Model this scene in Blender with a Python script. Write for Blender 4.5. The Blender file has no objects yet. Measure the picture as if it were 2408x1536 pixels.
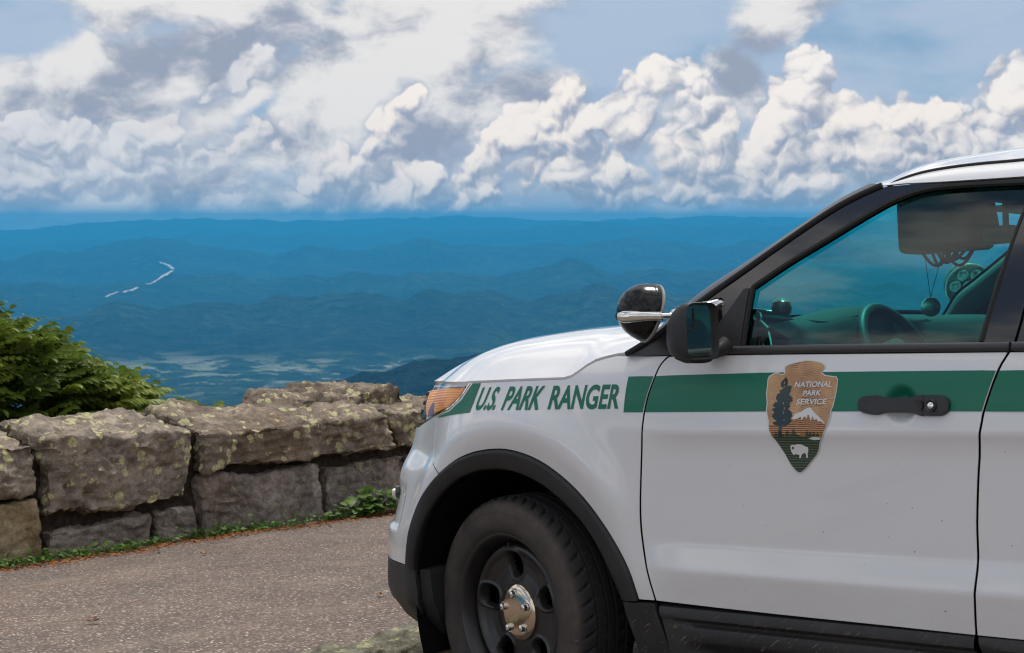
import bpy, bmesh, math, random
import numpy as np
from mathutils import Vector, Matrix, noise
from mathutils.geometry import delaunay_2d_cdt

# ------------------------------------------------------------------ camera
# The photograph was fitted with a 53 mm view (36 mm sensor). Two frames are used:
#   world   z is true vertical, the camera looks along +y
#   lot     the parking place and the car on it: x rearward along the car, y across it, z square to the paving,
#           origin on the paving under the front axle. The lot slopes a few degrees, so it is a tilted frame.
sc = bpy.context.scene
YAW, PIT, ROLL = 0.7232, 0.0192, -0.0409
CAM_LOT = np.array([3.1368, -4.4292, 1.1593])
def cam_rows(yaw, pit, roll):
    f = np.array([-math.sin(yaw)*math.cos(pit), math.cos(yaw)*math.cos(pit), math.sin(pit)])
    r = np.cross(f, [0, 0, 1]); r /= np.linalg.norm(r); u = np.cross(r, f)
    c, s = math.cos(roll), math.sin(roll)
    return np.array([c*r + s*u, -s*r + c*u, f])
ROWS_LOT = cam_rows(YAW, PIT, ROLL)
ROWS_W = cam_rows(0.0, math.radians(-4.026), 0.0)
R_LW = ROWS_W.T @ ROWS_LOT
CAM_W = np.array([0.0, 0.0, 1.6])
T_LW = CAM_W - R_LW @ CAM_LOT
LOT = Matrix([list(R_LW[i]) + [T_LW[i]] for i in range(3)] + [[0, 0, 0, 1]])
def lot2w(P): return np.asarray(P) @ R_LW.T + T_LW

cd = bpy.data.cameras.new("camera"); cam = bpy.data.objects.new("camera", cd); sc.collection.objects.link(cam)
sc.camera = cam
cd.sensor_width = 36.0; cd.lens = 36.0*3552/2407
cd.clip_start = 0.1; cd.clip_end = 400000
cam.matrix_world = Matrix([[ROWS_W[0][i], ROWS_W[1][i], -ROWS_W[2][i], CAM_W[i]] for i in range(3)] + [[0, 0, 0, 1]])
cd.dof.use_dof = True; cd.dof.focus_distance = 4.75; cd.dof.aperture_fstop = 11.0

# ------------------------------------------------------------------ sky and sun
SUN_EL, SUN_AZ = math.radians(64), math.radians(18)      # azimuth from +y (view direction) towards +x
w = bpy.data.worlds.new("World"); sc.world = w; w.use_nodes = True
w.cycles.sampling_method = 'MANUAL'; w.cycles.sample_map_resolution = 256
sc.view_settings.view_transform = 'Standard'; sc.view_settings.look = 'None'
sc.view_settings.exposure = 0.24; sc.view_settings.gamma = 1.0; sc.view_settings.use_curve_mapping = False
sc.cycles.use_denoising = True; sc.cycles.filter_width = 1.15
sc.cycles.max_bounces = 10; sc.cycles.transparent_max_bounces = 24
sc.cycles.volume_bounces = 1
sc.cycles.sample_clamp_indirect = 8.0

def sky_world():
    nt = w.node_tree; nt.nodes.clear(); N = nt.nodes; L = nt.links
    def val(x):
        n = N.new('ShaderNodeValue'); n.outputs[0].default_value = x; return n.outputs[0]
    def m(op, a, b=0.0, c=0.0, clamp=False):
        n = N.new('ShaderNodeMath'); n.operation = op; n.use_clamp = clamp
        for i, x in enumerate((a, b, c)):
            if isinstance(x, (int, float)): n.inputs[i].default_value = x
            else: L.new(x, n.inputs[i])
        return n.outputs[0]
    def mr(x, a, b, lo=0.0, hi=1.0):
        n = N.new('ShaderNodeMapRange'); n.interpolation_type = 'SMOOTHSTEP'
        L.new(x, n.inputs['Value'])
        for k, v_ in (('From Min', a), ('From Max', b), ('To Min', lo), ('To Max', hi)): n.inputs[k].default_value = v_
        return n.outputs['Result']
    def comb(x, y, z):
        n = N.new('ShaderNodeCombineXYZ')
        for i, q in enumerate((x, y, z)):
            if isinstance(q, (int, float)): n.inputs[i].default_value = q
            else: L.new(q, n.inputs[i])
        return n.outputs[0]
    def mix(f, a, b):
        n = N.new('ShaderNodeMix'); n.data_type = 'RGBA'
        if isinstance(f, (int, float)): n.inputs[0].default_value = f
        else: L.new(f, n.inputs[0])
        for i, x in ((6, a), (7, b)):
            if isinstance(x, tuple): n.inputs[i].default_value = (*x, 1)
            else: L.new(x, n.inputs[i])
        return n.outputs[2]
    def vec(op, a, b):
        n = N.new('ShaderNodeVectorMath'); n.operation = op
        for i, x in enumerate((a, b)):
            if isinstance(x, tuple): n.inputs[i].default_value = x
            else: L.new(x, n.inputs[i])
        return n.outputs[0]
    tc = N.new('ShaderNodeTexCoord'); sep = N.new('ShaderNodeSeparateXYZ'); L.new(tc.outputs['Generated'], sep.inputs[0])
    x, y, z = sep.outputs
    az = m('ARCTAN2', x, y)
    hor = m('SQRT', m('ADD', m('MULTIPLY', x, x), m('MULTIPLY', y, y)))
    v = m('DIVIDE', z, m('MAXIMUM', hor, 0.05))
    v = m('MINIMUM', v, 4.0)
    # compress the vertical direction high up so clouds overhead do not stretch
    P = comb(az, v, 0.0)
    def fbm(p, scale, detail, rough, seed, dist=0.0, stretch=1.0):
        q = vec('MULTIPLY', p, (1.0, stretch, 1.0)); q = vec('ADD', q, (seed*1.37, seed*2.11, seed*0.77))
        n = N.new('ShaderNodeTexNoise'); n.noise_dimensions = '2D'; n.inputs['Scale'].default_value = scale; n.inputs['Detail'].default_value = detail
        n.inputs['Roughness'].default_value = rough; n.inputs['Distortion'].default_value = 0.0
        L.new(q, n.inputs['Vector']); return n.outputs[0]
    def billow(p, scale, seed):
        """heaped round puffs: a paraboloid per Voronoi cell, three sizes"""
        acc = None
        for k, (sc_, wt) in enumerate(((1.0, .50), (2.15, .30), (4.4, .17))):
            q = vec('ADD', p, (seed*1.7+k*3.1, seed*0.9+k*1.3, 0))
            n = N.new('ShaderNodeTexVoronoi'); n.voronoi_dimensions = '2D'; n.feature = 'F1'; n.inputs['Scale'].default_value = scale*sc_
            n.inputs['Detail'].default_value = 0.0; L.new(q, n.inputs['Vector'])
            d2 = m('MULTIPLY', n.outputs['Distance'], n.outputs['Distance'])
            acc = m('MULTIPLY', d2, -wt*1.9) if acc is None else m('MULTIPLY_ADD', d2, -wt*1.9, acc)
        return m('ADD', acc, 1.0)
    # picture pixel (2407 wide) -> direction angles
    def ang(px, py):
        d = ROWS_W.T @ np.array([(px-1203.5)/3552, -(py-768)/3552, 1.0])
        return math.atan2(d[0], d[1]), d[2]/math.hypot(d[0], d[1])
    K = 1/3552
    def blobs(p, lst, grow=1.0):
        """union of ellipses: 1 at a centre, 0 on the ellipse, negative outside is clipped"""
        acc = None
        for (px, py, rx, ry, rot) in lst:
            a, b = ang(px, py)
            mp = N.new('ShaderNodeMapping'); mp.vector_type = 'TEXTURE'; L.new(p, mp.inputs['Vector'])
            mp.inputs['Location'].default_value = (a, b, 0); mp.inputs['Rotation'].default_value = (0, 0, math.radians(rot))
            mp.inputs['Scale'].default_value = (rx*K*grow, ry*K*grow, 1)
            g = N.new('ShaderNodeTexGradient'); g.gradient_type = 'SPHERICAL'; L.new(mp.outputs[0], g.inputs[0])
            if acc is None: acc = g.outputs['Fac']
            else:
                acc = m('MAXIMUM', acc, g.outputs['Fac'])
        return acc
    # domain warp shared by every layer
    warp = N.new('ShaderNodeTexNoise'); warp.noise_dimensions = '2D'; warp.inputs['Scale'].default_value = 14.0; warp.inputs['Detail'].default_value = 4.0
    L.new(P, warp.inputs['Vector'])
    Pw = vec('ADD', P, vec('MULTIPLY', vec('SUBTRACT', warp.outputs[1], (.5, .5, .5)), (.030, .022, 0)))
    # --- blue sky behind
    st = N.new('ShaderNodeTexSky'); st.sky_type = 'NISHITA'; st.sun_disc = False
    st.sun_elevation = SUN_EL; st.sun_rotation = SUN_AZ; st.altitude = 1600; st.air_density = 1.0; st.dust_density = 1.2
    sky = vec('MULTIPLY', st.outputs[0], (.075, .075, .075))
    veil = mr(fbm(Pw, 7.0, 5, .55, 3, .4, 2.6), .22, .58)
    blue = mix(m('MULTIPLY', veil, .85), mix(.80, sky, (.19, .325, .49)), (.40, .48, .60))
    # --- soft grey-white stratocumulus layer
    SOFT_ON = [(360, -10, 420, 120, 5), (90, 200, 300, 190, 10), (950, 110, 520, 200, 12), (650, 20, 200, 120, 30),
               (420, 170, 520, 150, 14), (1850, 40, 190, 150, 40), (2370, 260, 150, 220, 0), (720, 270, 460, 190, 20),
               (300, 420, 560, 230, 8), (80, 545, 270, 85, 0), (1150, 280, 360, 140, 20), (1760, 190, 120, 150, 60), (900, 420, 420, 170, 10)]
    SOFT_OFF = [(40, 75, 190, 110, 0), (2150, 160, 420, 230, 0), (1500, 70, 330, 150, 10), (600, 262, 130, 40, 25)]
    on = m('SUBTRACT', m('MULTIPLY', blobs(Pw, SOFT_ON), .80), m('MULTIPLY', blobs(Pw, SOFT_OFF), .75))
    def soft_noise(p): return fbm(p, 12.0, 7, .60, 1, .3, 1.6)
    sn = soft_noise(Pw); snl = soft_noise(vec('ADD', Pw, (-.010, .024, 0)))
    sd = m('ADD', on, m('MULTIPLY', sn, 1.25))
    s_mask = mr(sd, .58, .98)
    lowf = fbm(P, 5.5, 3, .5, 31, 0, 2.4)
    WHITE = [(330, 5, 330, 90, 5), (80, 190, 230, 130, 10), (980, 120, 420, 150, 12), (640, 380, 420, 110, 22), (230, 440, 330, 130, 5), (90, 545, 240, 60, 0), (1850, 30, 120, 110, 40), (850, 260, 300, 60, 25)]
    GREY = [(430, 140, 360, 100, 14), (700, 480, 330, 60, 18), (1230, 230, 240, 110, 20), (1760, 190, 110, 120, 60), (330, 260, 300, 60, 15), (2340, 300, 110, 160, 0), (1000, 330, 200, 70, 20)]
    tone = m('SUBTRACT', m('MULTIPLY', blobs(Pw, WHITE), 1.0), m('MULTIPLY', blobs(Pw, GREY), .95))
    s_lit = m('ADD', m('MULTIPLY', m('SUBTRACT', sn, snl), 2.4), m('ADD', m('MULTIPLY', tone, .52), m('ADD', m('MULTIPLY', m('ADD', lowf, m('MULTIPLY', sn, 1.6)), .50), -.18)))
    s_lit = mr(s_lit, .0, 1.0)
    soft_col = mix(s_lit, (.29, .322, .405), (.72, .70, .685))
    col = mix(s_mask, blue, soft_col)
    # --- cumulus heads
    CU = [(1318, 235, 60, 75, 10), (1330, 310, 110, 110, 0), (1230, 320, 120, 80, 30), (1130, 370, 130, 75, 30), (1300, 400, 190, 130, 0), (1390, 270, 60, 50, 0),
          (1540, 215, 110, 90, 0), (1620, 210, 100, 80, 0), (1500, 300, 110, 110, 20), (1560, 350, 200, 160, 0), (1690, 330, 130, 110, 0), (1470, 390, 140, 110, 0), (1660, 250, 70, 60, 0),
          (1925, 165, 58, 85, -20), (1895, 240, 75, 90, -20), (1830, 290, 120, 80, 35), (1770, 380, 170, 110, 0), (1980, 300, 110, 90, 0), (2090, 280, 110, 75, 0), (2050, 360, 220, 130, 0), (2220, 265, 90, 65, 30), (2270, 340, 190, 140, 10), (2390, 240, 90, 110, 0), (2380, 370, 150, 130, 0), (1900, 430, 260, 70, 0), (1560, 450, 240, 60, 0),
          (955, 235, 62, 52, 0), (900, 310, 110, 70, 40), (820, 390, 130, 70, 35), (720, 430, 110, 45, 30), (790, 495, 90, 55, 0), (1060, 480, 110, 50, 35), (930, 450, 110, 60, 20), (1010, 420, 120, 60, 30), (1160, 440, 90, 45, 30),
          (560, 190, 90, 42, 45), (470, 245, 110, 40, 25), (620, 130, 80, 60, 50), (360, 310, 150, 55, 15), (120, 310, 190, 65, 0), (520, 350, 160, 80, 25), (250, 390, 200, 90, 5), (545, 478, 55, 26, 25), (60, 420, 160, 90, 0), (70, 545, 150, 42, 0), (170, 545, 70, 34, 10)]
    wp2 = N.new('ShaderNodeTexNoise'); wp2.noise_dimensions = '2D'; wp2.inputs['Scale'].default_value = 60.0; wp2.inputs['Detail'].default_value = 3.0; L.new(P, wp2.inputs['Vector'])
    Pc = vec('ADD', Pw, vec('MULTIPLY', vec('SUBTRACT', wp2.outputs[1], (.5, .5, .5)), (.011, .011, 0)))
    def cu_noise(p): return m('ADD', m('MULTIPLY', billow(p, 24.0, 2), .85), m('MULTIPLY', fbm(p, 60.0, 5, .66, 11), .36))
    off = (-.0018, .0042, 0); off2 = (-.005, .012, 0)
    cb = blobs(Pc, CU); cn = cu_noise(Pc); cnl = cu_noise(vec('ADD', Pc, off)); cbl = blobs(vec('ADD', Pc, off2), CU)
    cdn = m('ADD', m('MULTIPLY', cb, .80), cn)
    base_y = mr(v, -.006, .005)
    left = mr(az, -.04, -.20)
    c_mask = m('MULTIPLY', m('MULTIPLY', mr(m('SUBTRACT', cdn, m('MULTIPLY', left, .02)), .84, 1.02), mr(cb, .0, .10)), base_y)
    body = m('MULTIPLY', m('MULTIPLY', mr(m('ADD', m('MULTIPLY', cb, .9), m('MULTIPLY', cn, .6)), .42, .85), mr(cb, .0, .25)), mr(v, -.012, .004))
    col = mix(m('MULTIPLY', body, .85), col, mix(mr(m('ADD', m('SUBTRACT', cn, cnl), m('MULTIPLY', lowf, .6)), .1, .6), (.33, .385, .49), (.52, .545, .60)))
    c_lit = m('ADD', m('MULTIPLY', m('SUBTRACT', cn, cnl), 1.95), m('ADD', m('MULTIPLY', m('SUBTRACT', cb, cbl), .80), m('ADD', m('MULTIPLY', mr(cdn, .9, 1.6), .20), m('ADD', m('MULTIPLY', mr(v, .0, .075), .16), .30))))
    c_lit = mr(c_lit, .0, 1.05)
    cu_col = mix(c_lit, (.30, .335, .42), (.86, .785, .72))
    cu_col = mix(m('MULTIPLY', mr(fbm(P, 9.0, 2, .5, 77), .42, .62), .5), cu_col, mix(c_lit, (.32, .355, .445), (.78, .77, .765)))
    col = mix(m('MULTIPLY', c_mask, m('SUBTRACT', 1.0, m('MULTIPLY', left, .45))), col, cu_col)
    # grey-blue air just above the horizon
    col = mix(m('MULTIPLY', mr(v, .014, -.004), .40), col, (.36, .43, .55))
    bg = N.new('ShaderNodeBackground'); L.new(col, bg.inputs['Color']); bg.inputs['Strength'].default_value = 1.0
    # --- the rest of the sky: broken cloud in fewer octaves, whites raised to light the car side
    vq = m('DIVIDE', v, m('ADD', 1.0, m('MULTIPLY', m('ABSOLUTE', v), .35)))
    Pq = comb(m('MULTIPLY', x, 1.6), m('MULTIPLY', y, 1.6), m('MULTIPLY', z, 3.2))
    n3 = N.new('ShaderNodeTexNoise'); n3.inputs['Scale'].default_value = 2.6; n3.inputs['Detail'].default_value = 5; n3.inputs['Roughness'].default_value = .58; L.new(Pq, n3.inputs['Vector'])
    cov = mr(n3.outputs[0], .42, .54)
    oc = mix(mr(n3.outputs[0], .40, .66), (.50, .51, .54), (1.14, 1.08, 1.01))
    other = mix(cov, mix(.5, sky, (.22, .34, .52)), oc)
    other = mix(m('MULTIPLY', mr(v, .030, -.004), .80), other, (.30, .39, .55))
    bg2 = N.new('ShaderNodeBackground'); L.new(other, bg2.inputs['Color'])
    inside = m('MULTIPLY', mr(m('ABSOLUTE', az), .47, .40), m('MULTIPLY', mr(v, .27, .19), mr(v, -.012, -.006)))
    ms = N.new('ShaderNodeMixShader'); L.new(inside, ms.inputs[0]); L.new(bg2.outputs[0], ms.inputs[1]); L.new(bg.outputs[0], ms.inputs[2])
    out = N.new('ShaderNodeOutputWorld'); L.new(ms.outputs[0], out.inputs['Surface'])
sky_world()

sl = bpy.data.lights.new("sun", 'SUN'); sl.energy = 2.4; sl.angle = math.radians(10); sl.color = (1.0, .95, .88)
sun = bpy.data.objects.new("sun", sl); sc.collection.objects.link(sun)
sd_ = Vector((math.sin(SUN_AZ)*math.cos(SUN_EL), math.cos(SUN_AZ)*math.cos(SUN_EL), math.sin(SUN_EL)))
sun.rotation_euler = sd_.to_track_quat('Z', 'Y').to_euler()

# ------------------------------------------------------------------ helpers
COL = sc.collection
def setp(o, label=None, cat=None, group=None, kind=None):
    if label: o['label'] = label
    if cat: o['category'] = cat
    if group: o['group'] = group
    if kind: o['kind'] = kind
    return o
def link(o, parent=None, lot=True):
    COL.objects.link(o)
    if parent is not None: o.parent = parent
    elif lot: o.matrix_world = LOT
    return o
def mesh(name, V, Fc, m=None, parent=None, lot=True, smooth=True, normals=None, sharp=None, loc=None):
    me = bpy.data.meshes.new(name)
    V = np.asarray(V, float)
    if loc is not None: V = V - np.asarray(loc, float)
    me.from_pydata(V.tolist(), [], [list(map(int, f)) for f in Fc]); me.update()
    if smooth: me.polygons.foreach_set('use_smooth', [True]*len(me.polygons))
    if normals is not None: me.normals_split_custom_set_from_vertices([tuple(n) for n in normals])
    elif sharp is not None: me.set_sharp_from_angle(angle=math.radians(sharp))
    if m is not None:
        for q in (m if isinstance(m, (list, tuple)) else [m]): me.materials.append(q)
    o = bpy.data.objects.new(name, me); link(o, parent, lot)
    if loc is not None:
        if parent is None and lot: o.matrix_world = LOT @ Matrix.Translation(Vector(loc))
        else: o.location = loc
    return o
def empty(name, loc=(0, 0, 0), parent=None, lot=True, rotz=0.0):
    o = bpy.data.objects.new(name, None); link(o, parent, lot); o.empty_display_size = .2
    Mx = Matrix.Translation(Vector(loc)) @ Matrix.Rotation(rotz, 4, 'Z')
    if parent is None and lot: o.matrix_world = LOT @ Mx
    else: o.matrix_local = Mx
    return o
class MB:
    """collects simple solids into one mesh"""
    def __init__(s): s.V = []; s.F = []
    def add(s, V, Fc):
        b = len(s.V); s.V += [tuple(map(float, v)) for v in V]; s.F += [tuple(b+int(i) for i in f) for f in Fc]; return s
    def box(s, lo, hi, M=None):
        x0, y0, z0 = lo; x1, y1, z1 = hi
        V = [(x0,y0,z0),(x1,y0,z0),(x1,y1,z0),(x0,y1,z0),(x0,y0,z1),(x1,y0,z1),(x1,y1,z1),(x0,y1,z1)]
        if M is not None: V = [tuple(M @ Vector(v)) for v in V]
        return s.add(V, [(3,2,1,0),(4,5,6,7),(0,1,5,4),(1,2,6,5),(2,3,7,6),(3,0,4,7)])
    def tube(s, pts, r, n=8, cap=True, flat=None):
        pts = [Vector(p) for p in pts]; k = len(pts); rs = r if isinstance(r, (list, tuple, np.ndarray)) else [r]*k
        rings = []; up = Vector((0, 0, 1)); T0 = (pts[1]-pts[0]).normalized()
        if abs(T0.dot(up)) > .95: up = Vector((1, 0, 0))
        U = T0.cross(up).normalized()
        for i, p in enumerate(pts):
            T = (pts[min(i+1, k-1)]-pts[max(i-1, 0)]).normalized()
            U = (U - T*U.dot(T)).normalized(); Wv = T.cross(U)
            rings.append([p + (U*math.cos(2*math.pi*j/n) + Wv*math.sin(2*math.pi*j/n)*(flat or 1.0))*rs[i] for j in range(n)])
        V = [v for q in rings for v in q]
        Fc = [(i*n+j, i*n+(j+1) % n, (i+1)*n+(j+1) % n, (i+1)*n+j) for i in range(k-1) for j in range(n)]
        if cap: Fc += [tuple(range(n-1, -1, -1)), tuple((k-1)*n+j for j in range(n))]
        return s.add(V, Fc)
    def lathe(s, prof, n=32, M=None, close=False):
        """prof: list of (radius, height); axis local z"""
        V = []; Fc = []; k = len(prof)
        for r, h in prof:
            for j in range(n): a = 2*math.pi*j/n; V.append((r*math.cos(a), r*math.sin(a), h))
        for i in range(k-1):
            for j in range(n): Fc.append((i*n+j, i*n+(j+1) % n, (i+1)*n+(j+1) % n, (i+1)*n+j))
        if M is not None: V = [tuple(M @ Vector(v)) for v in V]
        return s.add(V, Fc)
    def prism(s, poly, fn0, fn1):
        """poly: list of 2d points; fn0/fn1 map to the two 3d faces"""
        n = len(poly); V = [fn0(*p) for p in poly] + [fn1(*p) for p in poly]
        return s.add(V, [tuple(range(n)), tuple(range(2*n-1, n-1, -1))] + [(i, n+i, n+(i+1) % n, (i+1) % n) for i in range(n)])
    def build(s, name, m, parent=None, lot=True, smooth=True, sharp=40, bevel=0.0, subdiv=0, loc=None, fixn=True):
        o = mesh(name, s.V, s.F, m, parent, lot, smooth, None, None, loc)
        if fixn:
            bm = bmesh.new(); bm.from_mesh(o.data); bmesh.ops.recalc_face_normals(bm, faces=bm.faces); bm.to_mesh(o.data); bm.free()
        if smooth and sharp: o.data.set_sharp_from_angle(angle=math.radians(sharp))
        if bevel:
            b = o.modifiers.new('bevel', 'BEVEL'); b.width = bevel; b.segments = 2; b.limit_method = 'ANGLE'; b.angle_limit = math.radians(35); b.harden_normals = False
        if subdiv:
            q = o.modifiers.new('subdivision', 'SUBSURF'); q.levels = subdiv; q.render_levels = subdiv
        return o

# ------------------------------------------------------------------ materials
def mat(name, base=(.8, .8, .8), rough=.5, metal=0.0, coat=0.0, coat_rough=.03, spec=.5, **kw):
    m = bpy.data.materials.new(name); m.use_nodes = True; b = m.node_tree.nodes['Principled BSDF']
    b.inputs['Base Color'].default_value = (*base, 1); b.inputs['Roughness'].default_value = rough; b.inputs['Metallic'].default_value = metal
    b.inputs['Coat Weight'].default_value = coat; b.inputs['Coat Roughness'].default_value = coat_rough; b.inputs['Specular IOR Level'].default_value = spec
    for k, v in kw.items(): b.inputs[k].default_value = v
    return m
class NT:
    def __init__(s, m): s.m = m; s.N = m.node_tree.nodes; s.L = m.node_tree.links; s.b = s.N.get('Principled BSDF'); s.tc = None
    def coord(s, kind='Object'):
        if s.tc is None: s.tc = s.N.new('ShaderNodeTexCoord')
        return s.tc.outputs[kind]
    def noise(s, scale, detail=4, rough=.55, vec=None, dist=0.0, out=0):
        n = s.N.new('ShaderNodeTexNoise'); n.inputs['Scale'].default_value = scale; n.inputs['Detail'].default_value = detail
        n.inputs['Roughness'].default_value = rough; n.inputs['Distortion'].default_value = dist
        s.L.new(vec or s.coord(), n.inputs['Vector']); return n.outputs[out]
    def voro(s, scale, feature='F1', vec=None, rand=1.0, out='Distance'):
        n = s.N.new('ShaderNodeTexVoronoi'); n.feature = feature; n.inputs['Scale'].default_value = scale; n.inputs['Randomness'].default_value = rand
        s.L.new(vec or s.coord(), n.inputs['Vector']); return n.outputs[out]
    def ramp(s, x, stops, interp='LINEAR'):
        n = s.N.new('ShaderNodeValToRGB'); n.color_ramp.interpolation = interp; e = n.color_ramp.elements
        while len(e) > 1: e.remove(e[-1])
        for i, (p, c) in enumerate(stops):
            q = e[0] if i == 0 else e.new(p)
            q.position = p; q.color = (*c, 1) if isinstance(c, tuple) else (c, c, c, 1)
        s.L.new(x, n.inputs[0]); return n.outputs[0]
    def mix(s, f, a, b, mode='MIX'):
        n = s.N.new('ShaderNodeMix'); n.data_type = 'RGBA'; n.blend_type = mode
        if isinstance(f, (int, float)): n.inputs[0].default_value = f
        else: s.L.new(f, n.inputs[0])
        for i, x in ((6, a), (7, b)):
            if isinstance(x, tuple): n.inputs[i].default_value = (*x, 1)
            else: s.L.new(x, n.inputs[i])
        return n.outputs[2]
    def math(s, op, a, b=0.0, clamp=False):
        n = s.N.new('ShaderNodeMath'); n.operation = op; n.use_clamp = clamp
        for i, x in enumerate((a, b)):
            if isinstance(x, (int, float)): n.inputs[i].default_value = x
            else: s.L.new(x, n.inputs[i])
        return n.outputs[0]
    def scale(s, v3, vec=None):
        n = s.N.new('ShaderNodeVectorMath'); n.operation = 'MULTIPLY'; n.inputs[1].default_value = v3
        s.L.new(vec or s.coord(), n.inputs[0]); return n.outputs[0]
    def sep(s, vec):
        n = s.N.new('ShaderNodeSeparateXYZ'); s.L.new(vec, n.inputs[0]); return n.outputs
    def color(s, x): s.L.new(x, s.b.inputs['Base Color']); return s
    def rough(s, x): s.L.new(x, s.b.inputs['Roughness']); return s
    def bump(s, h, strength=.3, dist=.01, prev=None):
        n = s.N.new('ShaderNodeBump'); n.inputs['Strength'].default_value = strength; n.inputs['Distance'].default_value = dist
        s.L.new(h, n.inputs['Height'])
        if prev is not None: s.L.new(prev, n.inputs['Normal'])
        s.L.new(n.outputs[0], s.b.inputs['Normal']); return n.outputs[0]
    def normal(s, which='Normal'):
        g = s.N.new('ShaderNodeNewGeometry'); return g.outputs[which]
    def rand(s):
        g = s.N.new('ShaderNodeObjectInfo'); return g.outputs['Random']
# ================================================================== distant country
_prm = np.random.RandomState(7).permutation(512)
_gr = np.random.RandomState(3).randn(512, 2); _gr /= np.linalg.norm(_gr, axis=1)[:, None]
def perlin(x, y, seed=0):
    xi = np.floor(x).astype(int); yi = np.floor(y).astype(int); xf = x-xi; yf = y-yi
    def g(a, b):
        h = _prm[(_prm[(xi+a+seed*17) % 512] + yi+b + seed*31) % 512]; return _gr[h, 0]*(xf-a) + _gr[h, 1]*(yf-b)
    u = xf**3*(xf*(xf*6-15)+10); v = yf**3*(yf*(yf*6-15)+10)
    return (g(0, 0)*(1-u)+g(1, 0)*u)*(1-v) + (g(0, 1)*(1-u)+g(1, 1)*u)*v
def fbm2(x, y, oct=5, seed=0, gain=.5):
    a = 1.0; s = 0; t = 0
    for i in range(oct): s = s + a*perlin(x, y, seed+i); t += a; a *= gain; x = x*2.03+5.2; y = y*2.03+1.3
    return s/t*1.6
def ridged(x, y, oct=6, seed=0, gain=.5):
    a = 1.0; s = 0; t = 0; wgt = 1.0
    for i in range(oct):
        n = 1-np.abs(perlin(x, y, seed+i)*1.5); n = np.clip(n, 0, 1)**2*wgt; wgt = np.clip(n*1.6, 0, 1)
        s = s + a*n; t += a; a *= gain; x = x*2.1+3.7; y = y*2.1+9.1
    return s/t
def sstep(a, b, x):
    t = np.clip((x-a)/(b-a), 0, 1); return t*t*(3-2*t)
_nz = R_LW[:, 2]; _p0 = T_LW
def lot_z(x, y): return _p0[2] - (_nz[0]*(x-_p0[0]) + _nz[1]*(y-_p0[1]))/_nz[2]
def lot_xy(x, y):
    P = np.stack([x-_p0[0], y-_p0[1], lot_z(x, y)-_p0[2]], -1); return P @ R_LW[:, 0], P @ R_LW[:, 1]
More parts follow.
